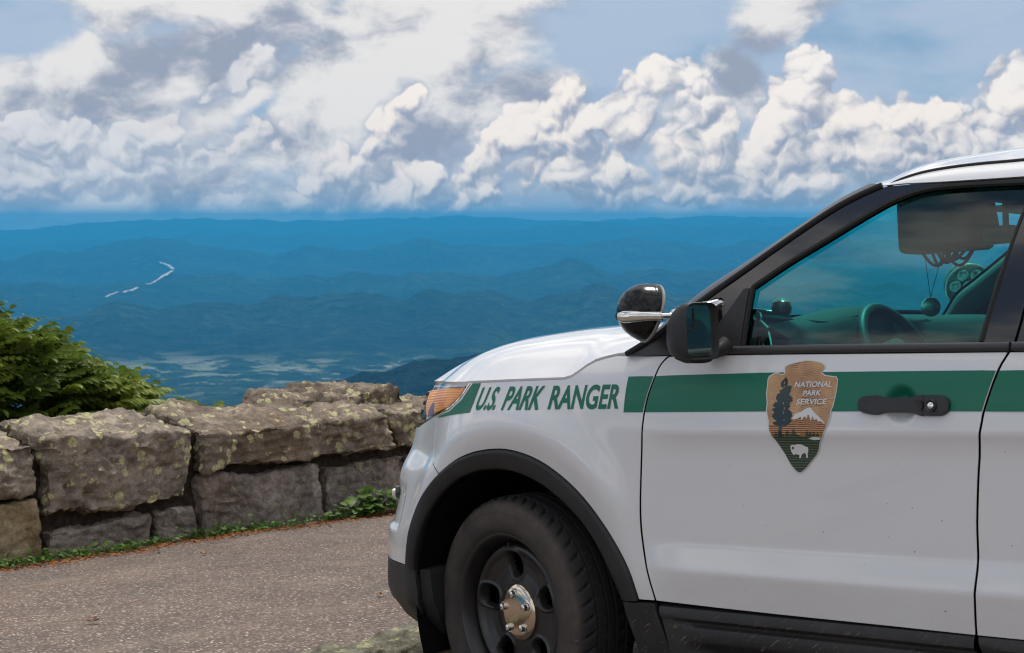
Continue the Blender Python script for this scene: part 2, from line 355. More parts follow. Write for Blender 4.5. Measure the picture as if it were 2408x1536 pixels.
def height(x, y):
    r = np.hypot(x, y); az = np.arctan2(x, y)
    X, Y = lot_xy(x, y)
    db = np.maximum(0, -X-5.8); bk = np.maximum(0, X-24)
    near = lot_z(np.clip(x, -45, 45), np.clip(y, -45, 45)) - .9
    # mountainside falling away beyond the wall, hillside rising behind the lot
    nearside = near - 720*(1-np.exp(-db/1500)) - .25*np.minimum(db, 60) + np.minimum(bk*.32, 34) + 5*fbm2(x/60, y/60, 4, 2)*sstep(8, 60, db+bk)
    wob = fbm2(x/9000, y/9000, 2, 40)
    u = np.tan(np.clip(az, -1.2, 1.2)); up_ = (u*3552+1203.5)
    floor = np.interp(r, [0, 6e3, 7.8e3, 12e3, 20e3, 30e3, 42e3], [-700, -780, -800, -790, -780, -760, -720])
    far = floor + 60*wob + np.interp(r, [0, 3e3, 5.5e3, 6.8e3, 7.6e3, 9e3, 60e3], [60, 100, 120, 90, 25, 110, 150])*ridged(x/2600+.3, y/1900, 5, 11, .5)
    # successive crests across the view: distance, half-widths (near, far side), skyline points in the picture
    for k, (rk_, wn, wf, xs_, ys_, am) in enumerate((
        (10000, 1250, 1100, [-600, 0, 100, 270, 370, 480, 600, 760, 900, 1050, 1250, 1400, 1600, 1900, 2400, 3000], [720, 770, 755, 700, 722, 703, 715, 690, 700, 684, 705, 672, 690, 660, 680, 700], 16),
        (14600, 1500, 1300, [-600, 0, 200, 400, 620, 800, 1000, 1180, 1330, 1420, 1600, 1800, 2000, 2400, 3000], [660, 655, 668, 640, 655, 650, 640, 648, 604, 632, 640, 620, 630, 610, 640], 15),
        (20800, 1900, 1700, [-600, 0, 150, 350, 420, 520, 640, 720, 860, 1000, 1150, 1300, 1500, 1700, 1900, 2200, 3000], [600, 602, 592, 552, 566, 578, 600, 572, 588, 560, 585, 572, 566, 580, 560, 570, 580], 12),
        (28800, 2400, 2200, [-600, 0, 300, 600, 800, 1000, 1200, 1400, 1500, 1700, 1900, 2100, 2600, 3000], [560, 572, 560, 548, 552, 542, 540, 520, 528, 530, 522, 530, 528, 540], 13),
        (35500, 2300, 2300, [-600, 0, 250, 500, 700, 1130, 1250, 1400, 1600, 1800, 2000, 2400, 3000], [522, 541, 521, 515, 517, 507, 515, 517, 512, 508, 512, 509, 520], 5))):
        wig = r*0 + (.055*rk_)*fbm2(u*5+3.3*k, u*0+k, 3, 60+k) + (.035*rk_)*fbm2(x/2500, y/2500, 3, 70+k)
        sky_y = np.interp(up_, xs_, ys_) - am*1.5*fbm2(u*34+7*k, u*0+2.1*k, 5, 80+k, .55)
        crest_ = np.minimum((518-sky_y)/3552*rk_, 128)
        d = r-rk_-wig; prof = np.where(d < 0, np.exp(-np.abs(d/wn)**1.5), np.exp(-np.abs(d/wf)**1.5))
        spur = 1 - .50*(1-prof**3)*(1-ridged(x/1900+k, y/2600, 5, 90+k, .55)*1.5)*np.clip(prof*1.6, 0, 1)
        far = np.maximum(far, floor + (crest_-floor)*prof*spur)
    far = far + 45*fbm2(x/700, y/700, 5, 120, .6)*sstep(3000, 9000, r)
    # dark wooded shoulder closing the valley on the right
    front = (np.abs(az) < 1.3)
    crest = np.interp(u, [-.30, -.20, -.15, -.1234, -.0657, -.03, .0072, .07, .16, .3, .6, 2], [-1100, -800, -560, -466, -368, -350, -318, -296, -271, -221, -171, -121]) + 26*fbm2(u*26, r*0, 4, 5)
    sh = crest - np.abs(r-4300)*np.where(r > 4300, .55, .34) + 60*(ridged(x/700, y/700, 4, 3)-.5)*sstep(3000, 4200, r)
    far = np.where(front & (r > 1500), np.maximum(far, sh), far)
    k = sstep(500, 3600, db)
    h = nearside*(1-k) + far*k
    back = nearside - 700*sstep(400, 6000, bk) + 160*ridged(x/2500, y/2500, 5, 31)*sstep(1500, 5000, bk)
    kb = sstep(-200, 400, bk - 2*db)
    return np.where((X > 0), back*1.0, h)
def build_terrain():
    azf = np.linspace(-.47, .47, 620); azs = np.r_[np.linspace(-math.pi, -.47, 90)[:-1], azf, np.linspace(.47, math.pi, 90)[1:]]
    rs = np.r_[np.geomspace(9, 2500, 70)[:-1], np.geomspace(2500, 39000, 450)]
    A, Rr = np.meshgrid(azs, rs, indexing='ij'); x = Rr*np.sin(A); y = Rr*np.cos(A); z = height(x, y)
    V = np.stack([x, y, z], -1).reshape(-1, 3); na, nr = A.shape
    i = np.arange(na-1)[:, None]*nr + np.arange(nr-1)[None]
    Fc = np.stack([i, i+1, i+nr+1, i+nr], -1).reshape(-1, 4)[:, ::-1]
    me = bpy.data.meshes.new('terrain'); me.vertices.add(len(V)); me.vertices.foreach_set('co', V.ravel())
    me.loops.add(Fc.size); me.loops.foreach_set('vertex_index', Fc.ravel()); me.polygons.add(len(Fc))
    me.polygons.foreach_set('loop_start', np.arange(0, Fc.size, 4)); me.polygons.foreach_set('loop_total', np.full(len(Fc), 4)); me.update(); me.validate()
    me.polygons.foreach_set('use_smooth', [True]*len(me.polygons))
    m = mat('forest_hills', (.05, .075, .03), .9, spec=.1); t = NT(m); P = t.coord('Object')
    n1 = t.noise(.0011, 6, .6, P); n2 = t.noise(.009, 5, .65, P); n3 = t.noise(.00032, 3, .5, P)
    forest = t.ramp(n2, [(.30, (.003, .008, .009)), (.50, (.009, .020, .017)), (.70, (.030, .050, .036))])
    forest = t.mix(t.ramp(n1, [(.42, 0.0), (.62, 1.0)]), forest, t.mix(1.0, forest, (2.4, 2.1, 1.7), 'MULTIPLY'))
    sep = t.sep(P)
    # near high slopes coloured darker, for the contrast the haze leaves out
    high_dark = t.ramp(t.math('MULTIPLY', t.math('ADD', t.math('MULTIPLY', sep[2], .001), t.math('MULTIPLY', n1, .12)), 1.0, True), [(.0, 0.0), (1.0, 0.0)]) if False else t.ramp(t.math('ADD', t.math('ADD', t.math('MULTIPLY', sep[2], .004), 2.75), t.math('MULTIPLY', n1, .5)), [(.25, 0.0), (.75, 1.0)])
    near_only = t.ramp(t.math('MULTIPLY', sep[1], 1/20000), [(.28, 1.0), (.40, 0.0)])
    forest = t.mix(t.math('MULTIPLY', t.math('MULTIPLY', high_dark, near_only), .75), forest, t.mix(1.0, forest, (.30, .36, .42), 'MULTIPLY'))
    lowl = t.ramp(t.math('MULTIPLY_ADD' if False else 'ADD', t.math('MULTIPLY', sep[2], -.0125), -9.1), [(.0, 0.0), (1.0, 1.0)])   # z -930 .. -1030
    pn = t.noise(.0052, 5, .62, P)
    patch = t.math('MULTIPLY', t.ramp(t.math('ADD', t.math('MULTIPLY', pn, .7), t.math('MULTIPLY', n3, .45)), [(.585, 0.0), (.625, 1.0)]), lowl)
    field = t.ramp(t.noise(.004, 3, .6, P), [(.35, (.30, .38, .22)), (.52, (.52, .54, .38)), (.68, (.75, .70, .64))])
    t.color(t.mix(patch, forest, field))
    t.bump(t.math('ADD', n2, t.math('MULTIPLY', n1, 1.5)), 1.0, 130.0)
    me.materials.append(m)
    o = bpy.data.objects.new('terrain', me); link(o, None, False); setp(o, kind='structure')
build_terrain()
def ribbon(name, pts, width, m, lift=6.0):
    P = np.array(pts, float); seg = np.r_[0, np.cumsum(np.hypot(*np.diff(P, axis=0).T))]; q = np.linspace(0, seg[-1], 40)
    C_ = np.stack([np.interp(q, seg, P[:, 0]), np.interp(q, seg, P[:, 1])], -1)
    k = np.array([.25, .5, .25])
    for _ in range(6): C_[1:-1] = C_[:-2]*.25 + C_[1:-1]*.5 + C_[2:]*.25
    T = np.gradient(C_, axis=0); T /= np.linalg.norm(T, axis=1)[:, None]; Nn = np.stack([-T[:, 1], T[:, 0]], -1)
    zc = height(C_[:, 0], C_[:, 1])
    V = []
    for sgn in (-.5, .5):
        e = C_ + Nn*width*sgn; V.append(np.c_[e, np.maximum(height(e[:, 0], e[:, 1]), zc)+lift])
    n = len(C_); V = np.concatenate(V); Fc = [(i, i+1, n+i+1, n+i) for i in range(n-1)]
    o = mesh(name, V, Fc, m, None, False); setp(o, kind='structure'); return o
ROADM = mat('pale_road', (.66, .60, .56), .9, spec=.1)
ribbon('highway', [(-3496, 12997), (-3406, 13182), (-3323, 13414)], 32, ROADM, 26)
ribbon('highway', [(-3317, 13723), (-3280, 13860), (-3256, 13975), (-3250, 14232), (-3222, 14380)], 32, ROADM, 26)
ribbon('highway', [(-4060, 18110), (-4100, 18210), (-4151, 18294), (-4282, 18389)], 42, ROADM, 26)
# ------------------------------------------------------------------ air between here and the far ridges
def build_haze():
    m = bpy.data.materials.new('haze'); m.use_nodes = True; N = m.node_tree.nodes; N.clear()
    v = N.new('ShaderNodeVolumePrincipled'); v.inputs['Color'].default_value = (.055, .465, .86, 1); v.inputs['Density'].default_value = HAZE
    v.inputs['Anisotropy'].default_value = .0
    o = N.new('ShaderNodeOutputMaterial'); m.node_tree.links.new(v.outputs[0], o.inputs['Volume'])
    b = MB().box((-41000, -41000, -1050), (41000, 41000, 165)); ob = b.build('haze', m, None, False, smooth=False, sharp=None); setp(ob, 'pale blue haze filling the valley air', 'haze', kind='stuff')
HAZE = 6.0e-5
build_haze()
# ================================================================== the parking place (lot frame)
WALK = .08                                             # walkway sits a kerb's height above the parking bay
WX = -4.85                                             # front face of the stone wall
def m_asphalt():
    m = mat('asphalt', (.13, .12, .11), .88, spec=.25); t = NT(m); P = t.coord('Object')
    v = t.voro(78, 'F1', P, 1.0); c = t.voro(78, 'F1', P, 1.0, 'Color'); hs = t.sep(c)
    chip = t.ramp(hs[0], [(.0, (.095, .080, .071)), (.30, (.182, .156, .138)), (.60, (.264, .224, .197)), (.86, (.355, .302, .264)), (.955, (.56, .49, .43))], 'CONSTANT')
    tar = t.ramp(v, [(.30, 1.0), (.62, 0.0)])
    col = t.mix(tar, (.120, .092, .078), chip)
    n = t.noise(1.3, 5, .6, P); dust = t.noise(5, 6, .65, P)
    col = t.mix(t.ramp(n, [(.35, .0), (.70, .55)]), col, t.mix(1.0, col, (1.5, 1.32, 1.2), 'MULTIPLY'))
    col = t.mix(t.ramp(dust, [(.52, 0.0), (.75, .45)]), col, (.24, .19, .155))
    # old stains, hairline cracks and swept grit
    stain = t.ramp(t.noise(.55, 6, .62, P, 1.0), [(.46, 0.0), (.62, .38)]); col = t.mix(stain, col, t.mix(1.0, col, (.62, .62, .64), 'MULTIPLY'))
    grit = t.ramp(t.noise(2.4, 6, .7, t.scale((1.0, .45, 1.0))), [(.55, 0.0), (.72, .40)]); col = t.mix(grit, col, (.33, .25, .19))
    wob = t.noise(3.0, 5, .6, P, 0.0, 1); qv = t.N.new('ShaderNodeVectorMath'); qv.operation = 'MULTIPLY_ADD'; t.L.new(wob, qv.inputs[0]); qv.inputs[1].default_value = (.55, .55, 0); t.L.new(P, qv.inputs[2])
    ck = t.ramp(t.voro(.42, 'DISTANCE_TO_EDGE', qv.outputs[0]), [(.0, 1.0), (.0035, .8), (.0075, 0.0)]); col = t.mix(t.math('MULTIPLY', ck, .16), col, (.035, .030, .027))
    t.color(col); t.bump(t.math('SUBTRACT', 1.0, v), .55, .006)
    return m
ASPHALT = m_asphalt()
def grid_sheet(name, x0, x1, y0, y1, z, nx, ny, amp=0.0, kind='structure', m=ASPHALT):
    X, Y = np.meshgrid(np.linspace(x0, x1, nx), np.linspace(y0, y1, ny), indexing='ij')
    Z = z + amp*fbm2(X*.7+3, Y*.7+1, 3, 9)
    V = np.stack([X, Y, Z], -1).reshape(-1, 3); i = np.arange(nx-1)[:, None]*ny + np.arange(ny-1)[None]
    Fc = np.stack([i, i+ny, i+ny+1, i+1], -1).reshape(-1, 4)
    o = mesh(name, V, Fc, m); setp(o, kind=kind); return o
walk = grid_sheet('walkway', -5.3, -1.12, -14, 16, WALK, 60, 160, .008)
bay = grid_sheet('parking_bay', -1.2, 24, -22, 24, 0.0, 60, 60, 0.0)

# ---------------------------------------------------------------- rough stones
def m_stone(name, tone, lichen, seed):
    m = mat(name, (.2, .17, .14), .85, spec=.2); t = NT(m); P = t.coord('Object')
    off = t.N.new('ShaderNodeVectorMath'); off.operation = 'ADD'; t.L.new(P, off.inputs[0])
    rv = t.N.new('ShaderNodeCombineXYZ'); r_ = t.math('MULTIPLY', t.rand(), 37.0)
    for i in range(3): t.L.new(r_, rv.inputs[i])
    t.L.new(rv.outputs[0], off.inputs[1]); Q = off.outputs[0]
    a, b, c = tone
    n1 = t.noise(3.2, 7, .62, Q, .6); n2 = t.noise(14, 6, .65, Q); n3 = t.noise(60, 4, .6, Q)
    base = t.ramp(n1, [(.25, a), (.48, b), (.72, c)])
    base = t.mix(t.ramp(n2, [(.38, 0.0), (.62, .85)]), base, t.mix(1.0, base, (.48, .46, .45), 'MULTIPLY'))
    base = t.mix(t.ramp(n3, [(.45, 0.0), (.75, .5)]), base, t.mix(1.0, base, (1.7, 1.6, 1.5), 'MULTIPLY'))
    # pale quartz veins
    vn = t.noise(2.1, 4, .55, Q, 1.2)
    vein = t.ramp(t.math('ABSOLUTE', t.math('SUBTRACT', vn, .5)), [(.0, 1.0), (.006, .7), (.016, 0.0)])
    vz = t.ramp(t.noise(.9, 2, .5, Q), [(.50, 0.0), (.62, 1.0)])
    base = t.mix(t.math('MULTIPLY', t.math('MULTIPLY', vein, vz), .6), base, (.42, .34, .25))
    rust = t.ramp(t.noise(1.7, 4, .6, Q), [(.55, 0.0), (.75, .55)])
    base = t.mix(rust, base, (.22, .12, .055))
    # lichen: rings and spots of dull yellow-green
    w1 = t.noise(30, 3, .6, Q, .0, 1)
    qq = t.N.new('ShaderNodeVectorMath'); qq.operation = 'MULTIPLY_ADD'; t.L.new(w1, qq.inputs[0]); qq.inputs[1].default_value = (.05, .05, .05); t.L.new(Q, qq.inputs[2])
    v1 = t.voro(15, 'F1', qq.outputs[0]); v1c = t.sep(t.voro(15, 'F1', qq.outputs[0], 1.0, 'Color'))[0]
    rad = t.math('SUBTRACT', t.math('MULTIPLY', v1c, .74), .15 + .12*(1-lichen))
    spot = t.ramp(t.math('SUBTRACT', rad, v1), [(.0, 0.0), (.02, 1.0)])
    zone = t.ramp(t.noise(2.6, 3, .6, Q), [(.40-.12*lichen, 0.0), (.56-.12*lichen, 1.0)])
    ragged = t.ramp(t.noise(45, 5, .7, Q), [(.36, .0), (.48, 1.0)])
    lf = t.math('MULTIPLY', t.math('MULTIPLY', spot, zone), t.math('MULTIPLY', ragged, lichen))
    base = t.mix(lf, base, t.ramp(n3, [(.3, (.40, .38, .17)), (.7, (.66, .62, .36))]))
    t.color(base)
    bp = t.bump(n2, .8, .035); t.bump(n3, .8, .010, bp)
    return m
ST1 = m_stone('stone_grey', ((0.134, 0.114, 0.096), (0.293, 0.25, 0.206), (0.523, 0.45, 0.366)), 1.0, 1)
ST2 = m_stone('stone_brown', ((0.102, 0.079, 0.06), (0.228, 0.186, 0.146), (0.432, 0.36, 0.282)), .85, 2)
ST3 = m_stone('stone_plain', ((0.134, 0.115, 0.104), (0.269, 0.234, 0.209), (0.436, 0.38, 0.341)), .30, 3)
ST4 = m_stone('stone_ochre', ((0.174, 0.124, 0.066), (0.348, 0.262, 0.15), (0.506, 0.42, 0.286)), .25, 4)
MORTAR = mat('earth_mortar', (.055, .040, .030), .95, spec=.1); _t = NT(MORTAR); _t.color(_t.ramp(_t.noise(20, 5, .6), [(.3, (.022, .017, .013)), (.7, (.085, .062, .046))])); _t.bump(_t.noise(35, 5, .6), .8, .02)
def cube_sphere(n):
    V = []; Fc = []; idx = {}
    def vid(p):
        k = tuple(np.round(p, 5))
        if k not in idx: idx[k] = len(V); V.append(p)
        return idx[k]
    g = np.linspace(-1, 1, n+1)
    for ax in range(3):
        for sg in (-1, 1):
            for i in range(n):
                for j in range(n):
                    q = []
                    for a, b in ((i, j), (i+1, j), (i+1, j+1), (i, j+1)):
                        p = np.zeros(3); p[ax] = sg; p[(ax+1) % 3] = g[a]; p[(ax+2) % 3] = g[b]; q.append(vid(p))
                    Fc.append(q if sg > 0 else q[::-1])
    return np.array(V), Fc
CS26 = cube_sphere(36); CS18 = cube_sphere(18)
def perlin3(P, seed):
    return np.array([noise.noise(Vector((p[0]+seed*3.1, p[1]-seed*1.7, p[2]+seed*.9))) for p in P])
def rock(name, corners, x_front, x_back, back_top, m, parent, seed, rough=.03, round_=.10, cs=CS26, crown=.0):
    """corners (y,z): BL, BR, TR, TL of the front face; the body runs back to x_back where the top stands at back_top"""
    U, Fc = cs; BL, BR, TR, TL = [np.array(c) for c in corners]
    # rounded cube coordinates
    wdt = np.linalg.norm(BR-BL); hgt = np.linalg.norm(TL-BL); dep = abs(x_front-x_back)
    hs = np.array([dep, wdt, hgt])/2; rr = np.minimum(round_, hs*.8)
    P = U*hs; core = np.clip(P, -(hs-rr), hs-rr); dlt = P-core; ln = np.linalg.norm(dlt/rr, axis=1); k = np.maximum(ln, 1e-9)
    scale_ = np.where(ln > 0, np.max(np.abs(dlt/rr), axis=1)/k, 0)
    P = core + dlt*scale_[:, None]
    u = P/hs                                             # -1..1 , x: -1 back? +1 front
    d = (u[:, 0]+1)/2; s_ = (u[:, 1]+1)/2; t_ = (u[:, 2]+1)/2
    bot = BL[None]*(1-s_)[:, None] + BR[None]*s_[:, None]; top = TL[None]*(1-s_)[:, None] + TR[None]*s_[:, None]
    topz = top[:, 1]*d + back_top*(1-d) + crown*np.sin(np.pi*s_)*np.sin(np.pi*np.clip(d, 0, 1))
    Y = bot[:, 0]*(1-t_) + top[:, 0]*t_; Z = bot[:, 1]*(1-t_) + topz*t_; X = x_back + (x_front-x_back)*d
    V = np.stack([X, Y, Z], -1)
    nrm = np.where(ln[:, None] > 0, dlt/k[:, None], 0); nrm = nrm/np.maximum(np.linalg.norm(nrm, axis=1), 1e-9)[:, None]
    nrm = np.where(np.abs(u).max(1)[:, None] > 0, np.where(np.linalg.norm(nrm, axis=1)[:, None] > .1, nrm, np.eye(3)[np.abs(u).argmax(1)]*np.sign(np.take_along_axis(u, np.abs(u).argmax(1)[:, None], 1))), nrm)
    n1 = perlin3(V*2.6, seed); n2 = perlin3(V*6.5, seed+5); n3 = perlin3(V*15, seed+9); n4 = perlin3(V*34, seed+11)
    # split-stone facets: quantised low-frequency noise with soft steps
    q = n1*3.2; fac = (np.floor(q)+np.clip((q-np.floor(q)-.40)/.16, 0, 1))/3.2
    disp = rough*(1.45*fac + .45*n2 + .34*np.abs(n3) - .2 + .38*n4)
    V = V + nrm*disp[:, None]
    c0 = V.mean(0)
    o = mesh(name, V, Fc, m, parent, True, True, None, 42, loc=c0); return o
wall = empty('stone_parapet', (WX, 1.5, 0)); setp(wall, 'low lichen-spotted parapet of big rough stones along the far edge of the walkway', 'parapet')
def in_wall(o): o.location = o.location - Vector((WX, 1.5, 0))
XB = -5.42
STONES = [  # corners BL BR TR TL, front, back, back_top, material
    ([(-.80, .47), (.36, .455), (.37, .765), (-.80, .80)], WX+.02, XB, .88, ST1, .035),
    ([(-.70, .02), (.365, .02), (.35, .44), (-.70, .46)], WX+.01, XB, .45, ST4, .030),
    ([(.395, .325), (1.41, .315), (1.495, .775), (.395, .785)], WX+.045, XB, .905, ST1, .045),
    ([(.41, .02), (1.175, .02), (1.17, .265), (.42, .235)], WX-.005, XB, .26, ST3, .030),
    ([(1.20, .02), (1.49, .02), (1.495, .265), (1.19, .275)], WX-.02, XB, .26, ST3, .025),
    ([(1.53, .485), (3.26, .505), (3.23, .775), (1.53, .745)], WX+.055, XB-.05, .945, ST2, .045),
    ([(1.53, .02), (2.57, .02), (2.555, .452), (1.535, .462)], WX-.0, XB, .46, ST3, .030),
    ([(2.605, .02), (3.42, .02), (3.40, .475), (2.60, .448)], WX+.0, XB, .47, ST3, .030),
    ([(3.31, .50), (4.05, .50), (4.03, .80), (3.27, .79)], WX+.0, XB, .88, ST2, .035),
    ([(2.52, .60), (3.86, .60), (3.74, .97), (2.76, .90)], WX-.36, XB-.45, .99, ST2, .05),
    ([(3.45, .02), (4.40, .02), (4.38, .47), (3.44, .47)], WX+.0, XB, .47, ST3, .030),
    ([(4.09, .50), (5.30, .50), (5.28, .80), (4.07, .80)], WX+.02, XB, .88, ST1, .04),
    ([(4.44, .02), (5.30, .02), (5.30, .47), (4.42, .47)], WX+.0, XB, .47, ST3, .030),
    ([(-2.0, .47), (-.83, .47), (-.84, .78), (-2.0, .78)], WX+.01, XB, .87, ST2, .035),
    ([(-2.0, .02), (-.74, .02), (-.74, .44), (-2.0, .44)], WX+.0, XB, .45, ST3, .03)]
for k_, (a_, b_, top_, m_) in enumerate(((5.34, 6.52, 1, ST2), (6.56, 7.55, 1, ST1), (7.59, 9.0, 1, ST2), (5.34, 6.25, 0, ST3), (6.29, 7.40, 0, ST4), (7.44, 9.0, 0, ST3), (-3.3, -2.04, 1, ST1), (-3.3, -2.04, 0, ST3))):
    z0_, z1_ = (.50, .79+.015*(k_ % 3)) if top_ else (.02, .465)
    STONES.append(([(a_, z0_), (b_, z0_), (b_-.02, z1_), (a_+.01, z1_-.01)], WX+.01*(k_ % 3), XB, .88 if top_ else .46, m_, .036))
for i, (cn, xf, xb, bt, m_, rg) in enumerate(STONES):
    in_wall(rock('stone', cn, xf, xb, bt, m_, wall, i*1.37+2, rg*1.25, .034, CS26 if i < 10 else CS18))
mb = MB().box((XB+.1, -3.25, 0), (WX-.10, 8.95, .74)); o = mb.build('mortar', MORTAR, wall, smooth=False, sharp=None); in_wall(o)

# ---------------------------------------------------------------- kerb of low rough stones
kerb = empty('stone_kerb', (-1.05, 0, 0)); setp(kerb, 'low rough stone kerb edging the walkway under the vehicle nose', 'kerb')
KM = m_stone('kerb_stone', ((.09, .085, .06), (.20, .19, .14), (.33, .32, .25)), .55, 6)
yk = -4.6; rk = random.Random(4)
while yk < 5.5:
    L_ = rk.uniform(.55, .85)
    o = rock('kerb_stone', [(yk+.01, -.05), (yk+L_-.01, -.05), (yk+L_-.02, .092+rk.uniform(-.01, .015)), (yk+.02, .092+rk.uniform(-.01, .015))], -.95, -1.21, .09+rk.uniform(-.01, .012), KM, kerb, yk*3+20, .03, .05, CS26 if -1.6 < yk < 1 else CS18)
    o.location = o.location - Vector((-1.05, 0, 0)); yk += L_

# ---------------------------------------------------------------- plants
def m_leaf(name, dark, mid, light, trans=.35):
    m = mat(name, mid, .5, spec=.35); t = NT(m); P = t.coord('Object')
    n = t.noise(2.2, 4, .6, P); n2 = t.noise(17, 3, .6, P)
    c = t.ramp(n, [(.30, dark), (.52, mid), (.74, light)])
    c = t.mix(t.ramp(n2, [(.4, 0.0), (.75, .6)]), c, t.mix(1.0, c, (1.55, 1.45, 1.0), 'MULTIPLY'))
    t.color(c)
    tr = t.N.new('ShaderNodeBsdfTranslucent'); t.L.new(c, tr.inputs[0])
    mx = t.N.new('ShaderNodeMixShader'); mx.inputs[0].default_value = trans
    out = t.N['Material Output']; t.L.new(t.b.outputs[0], mx.inputs[1]); t.L.new(tr.outputs[0], mx.inputs[2]); t.L.new(mx.outputs[0], out.inputs[0])
    return m
LEAF = m_leaf('shrub_leaf', (.062, .110, .015), (.145, .215, .028), (.270, .320, .050))
WEED = m_leaf('weed_leaf', (.035, .085, .012), (.075, .160, .020), (.145, .240, .040))
STEM = mat('shrub_stem', (.06, .045, .028), .8); _t = NT(STEM); _t.color(_t.ramp(_t.noise(30, 4), [(.3, (.035, .028, .018)), (.7, (.10, .075, .045))]))
def blade(mb, p, d, side, up, L_, W_, droop=.25, fold=.25):
    """one leaflet: folded along its midrib, curved down"""
    p = np.array(p); st = [(0, .10), (.28, .85), (.60, 1.0), (.85, .55), (1, 0.03)]; Vv = []
    for t_, w_ in st:
        c = p + d*L_*t_ - up*droop*L_*t_*t_
        Vv += [c + side*W_*.5*w_ + up*fold*W_*.5*w_, c, c - side*W_*.5*w_ + up*fold*W_*.5*w_]
    Fc = []
    for i in range(len(st)-1):
        a = i*3; Fc += [(a, a+1, a+4, a+3), (a+1, a+2, a+5, a+4)]
    mb.add(Vv, Fc)
def unit(v): v = np.asarray(v, float); return v/max(np.linalg.norm(v), 1e-9)
rs_ = np.random.RandomState(12)
def pinnate(mb, p, d, up, L_, n, ll, lw, arch):
    d = unit(d); side = unit(np.cross(d, up)); up = np.cross(side, d)
    for i in range(n):
        t_ = .18 + .82*i/(n-1); c = p + d*L_*t_ - up*arch*L_*t_*t_; tan = unit(d - up*2*arch*t_)
        w_ = ll*(.72+.45*math.sin(math.pi*min(1, t_*.95)))*rs_.uniform(.9, 1.1)
        for sg in ((-1, 1) if i < n-1 else (0,)):
            dd = unit(tan*(.55 if sg else 1) + side*sg*.95 + rs_.randn(3)*.08 - np.array([0, 0, .22]))
            sd = unit(np.cross(dd, up)); uu = np.cross(sd, dd)
            blade(mb, c, dd, sd, uu, w_, lw*rs_.uniform(.85, 1.15), rs_.uniform(.15, .45), .3)
    mb.tube([p, p + d*L_*.5 - up*arch*L_*.25, p + d*L_ - up*arch*L_], [.0022, .0018, .001], 4, False)
bush = empty('shrub', (-6.5, .2, -1.2)); setp(bush, 'bushy green shrub with feathered compound leaves behind the stone wall', 'shrub')
def build_bush():
    mb = MB(); sb = MB()
    ytop = lambda y: np.interp(y, [-2.2, -1.2, 0, .48, .78, 1.06, 1.58, 1.88, 2.28, 2.48], [1.2, 1.6, 1.75, 1.72, 1.62, 1.50, 1.22, 1.10, .90, .75])
    n = 0
    while n < 2200:
        y = rs_.uniform(-.6, 2.34); zt = ytop(y); xx = rs_.uniform(-6.9, -5.62)
        dome = 1-((xx+6.15)/1.25)**2
        if dome <= 0: continue
        zt2 = .35 + (zt-.35)*math.sqrt(dome)
        z = zt2 - abs(rs_.randn())*.20 if rs_.rand() < .5 else rs_.uniform(.55, zt2)
        if z < .3: continue
        p = np.array([xx, y, z-.05])
        out = unit([rs_.uniform(-.2, 1.0), .45 + .9*rs_.randn()*.6, .35 + rs_.rand()*.5])
        if y > 1.2: out = unit(out + [0, .7, .05])
        pinnate(mb, p - out*.10, out, np.array([0, 0, 1.0]), rs_.uniform(.18, .29), rs_.randint(6, 9), rs_.uniform(.060, .088), rs_.uniform(.027, .038), rs_.uniform(.25, .5))
        n += 1
    for i in range(34):
        y = rs_.uniform(-1.8, 2.0); zt = ytop(y)*rs_.uniform(.75, .95); x1 = rs_.uniform(-6.9, -5.7); b = np.array([-6.5+rs_.randn()*.15, .2+rs_.randn()*.25, -1.2])
        e = np.array([x1, y, zt]); mid = (b+e)/2 + [0, -.25*(y-.2), .35]
        sb.tube([b, mid, (mid+e)/2+[0, 0, .08], e], [.022, .014, .009, .004], 6)
    for mb_, nm, m_ in ((mb, 'foliage', LEAF), (sb, 'stem', STEM)):
        o = mb_.build(nm, m_, bush, fixn=False, sharp=None); o.location = Vector((6.5, -.2, 1.2))
build_bush()
def weed_clump(name, y, x, n, hgt, spread, ll, label, cat='weed', group=None, grassy=0.0, seed=0, broad=.75):
    global rs_
    r = np.random.RandomState(seed+50); mb = MB()
    for i in range(n):
        a = r.uniform(0, 2*math.pi); rad = spread*math.sqrt(r.rand()); base = np.array([r.randn()*.012, math.sin(a)*rad*.4, 0])
        tip = np.array([.02+abs(math.cos(a))*rad*.55, math.sin(a)*rad, hgt*r.uniform(.35, 1.0)*(1-.4*(rad/spread)**2)])
        d = unit([.5+.5*r.rand(), r.randn()*.7, .15+.3*r.randn()*.5]); up = unit(np.array([.25, 0, 1]) + r.randn(3)*.25); sd = unit(np.cross(d, up)); up = np.cross(sd, d)
        L_ = ll*r.uniform(.6, 1.2)
        if r.rand() < grassy: blade(mb, base, unit(tip-base+[.02, 0, .01]), sd, up, L_*1.6, L_*.13, .5, .2)
        else:
            mb.tube([base, (base+tip)/2+[0, 0, .01], tip], [.0016, .0014, .001], 4, False); blade(mb, tip - d*L_*.15, d, sd, up, L_, L_*broad, .35, .12)
    o = mb.build(name, WEED, None, fixn=False, sharp=None, loc=None); o.matrix_world = LOT @ Matrix.Translation(Vector((x, y, WALK)))
    return setp(o, label, cat, group)
weed_clump('broadleaf_weed', 2.86, -4.74, 85, .20, .27, .075, 'leafy green weed clump with rounded leaves against the wall foot', 'weed', seed=1, broad=.85)
weed_clump('broadleaf_weed', 2.52, -4.72, 22, .11, .10, .055, 'small tuft of rounded weed leaves beside the big leafy clump', 'weed', seed=2)
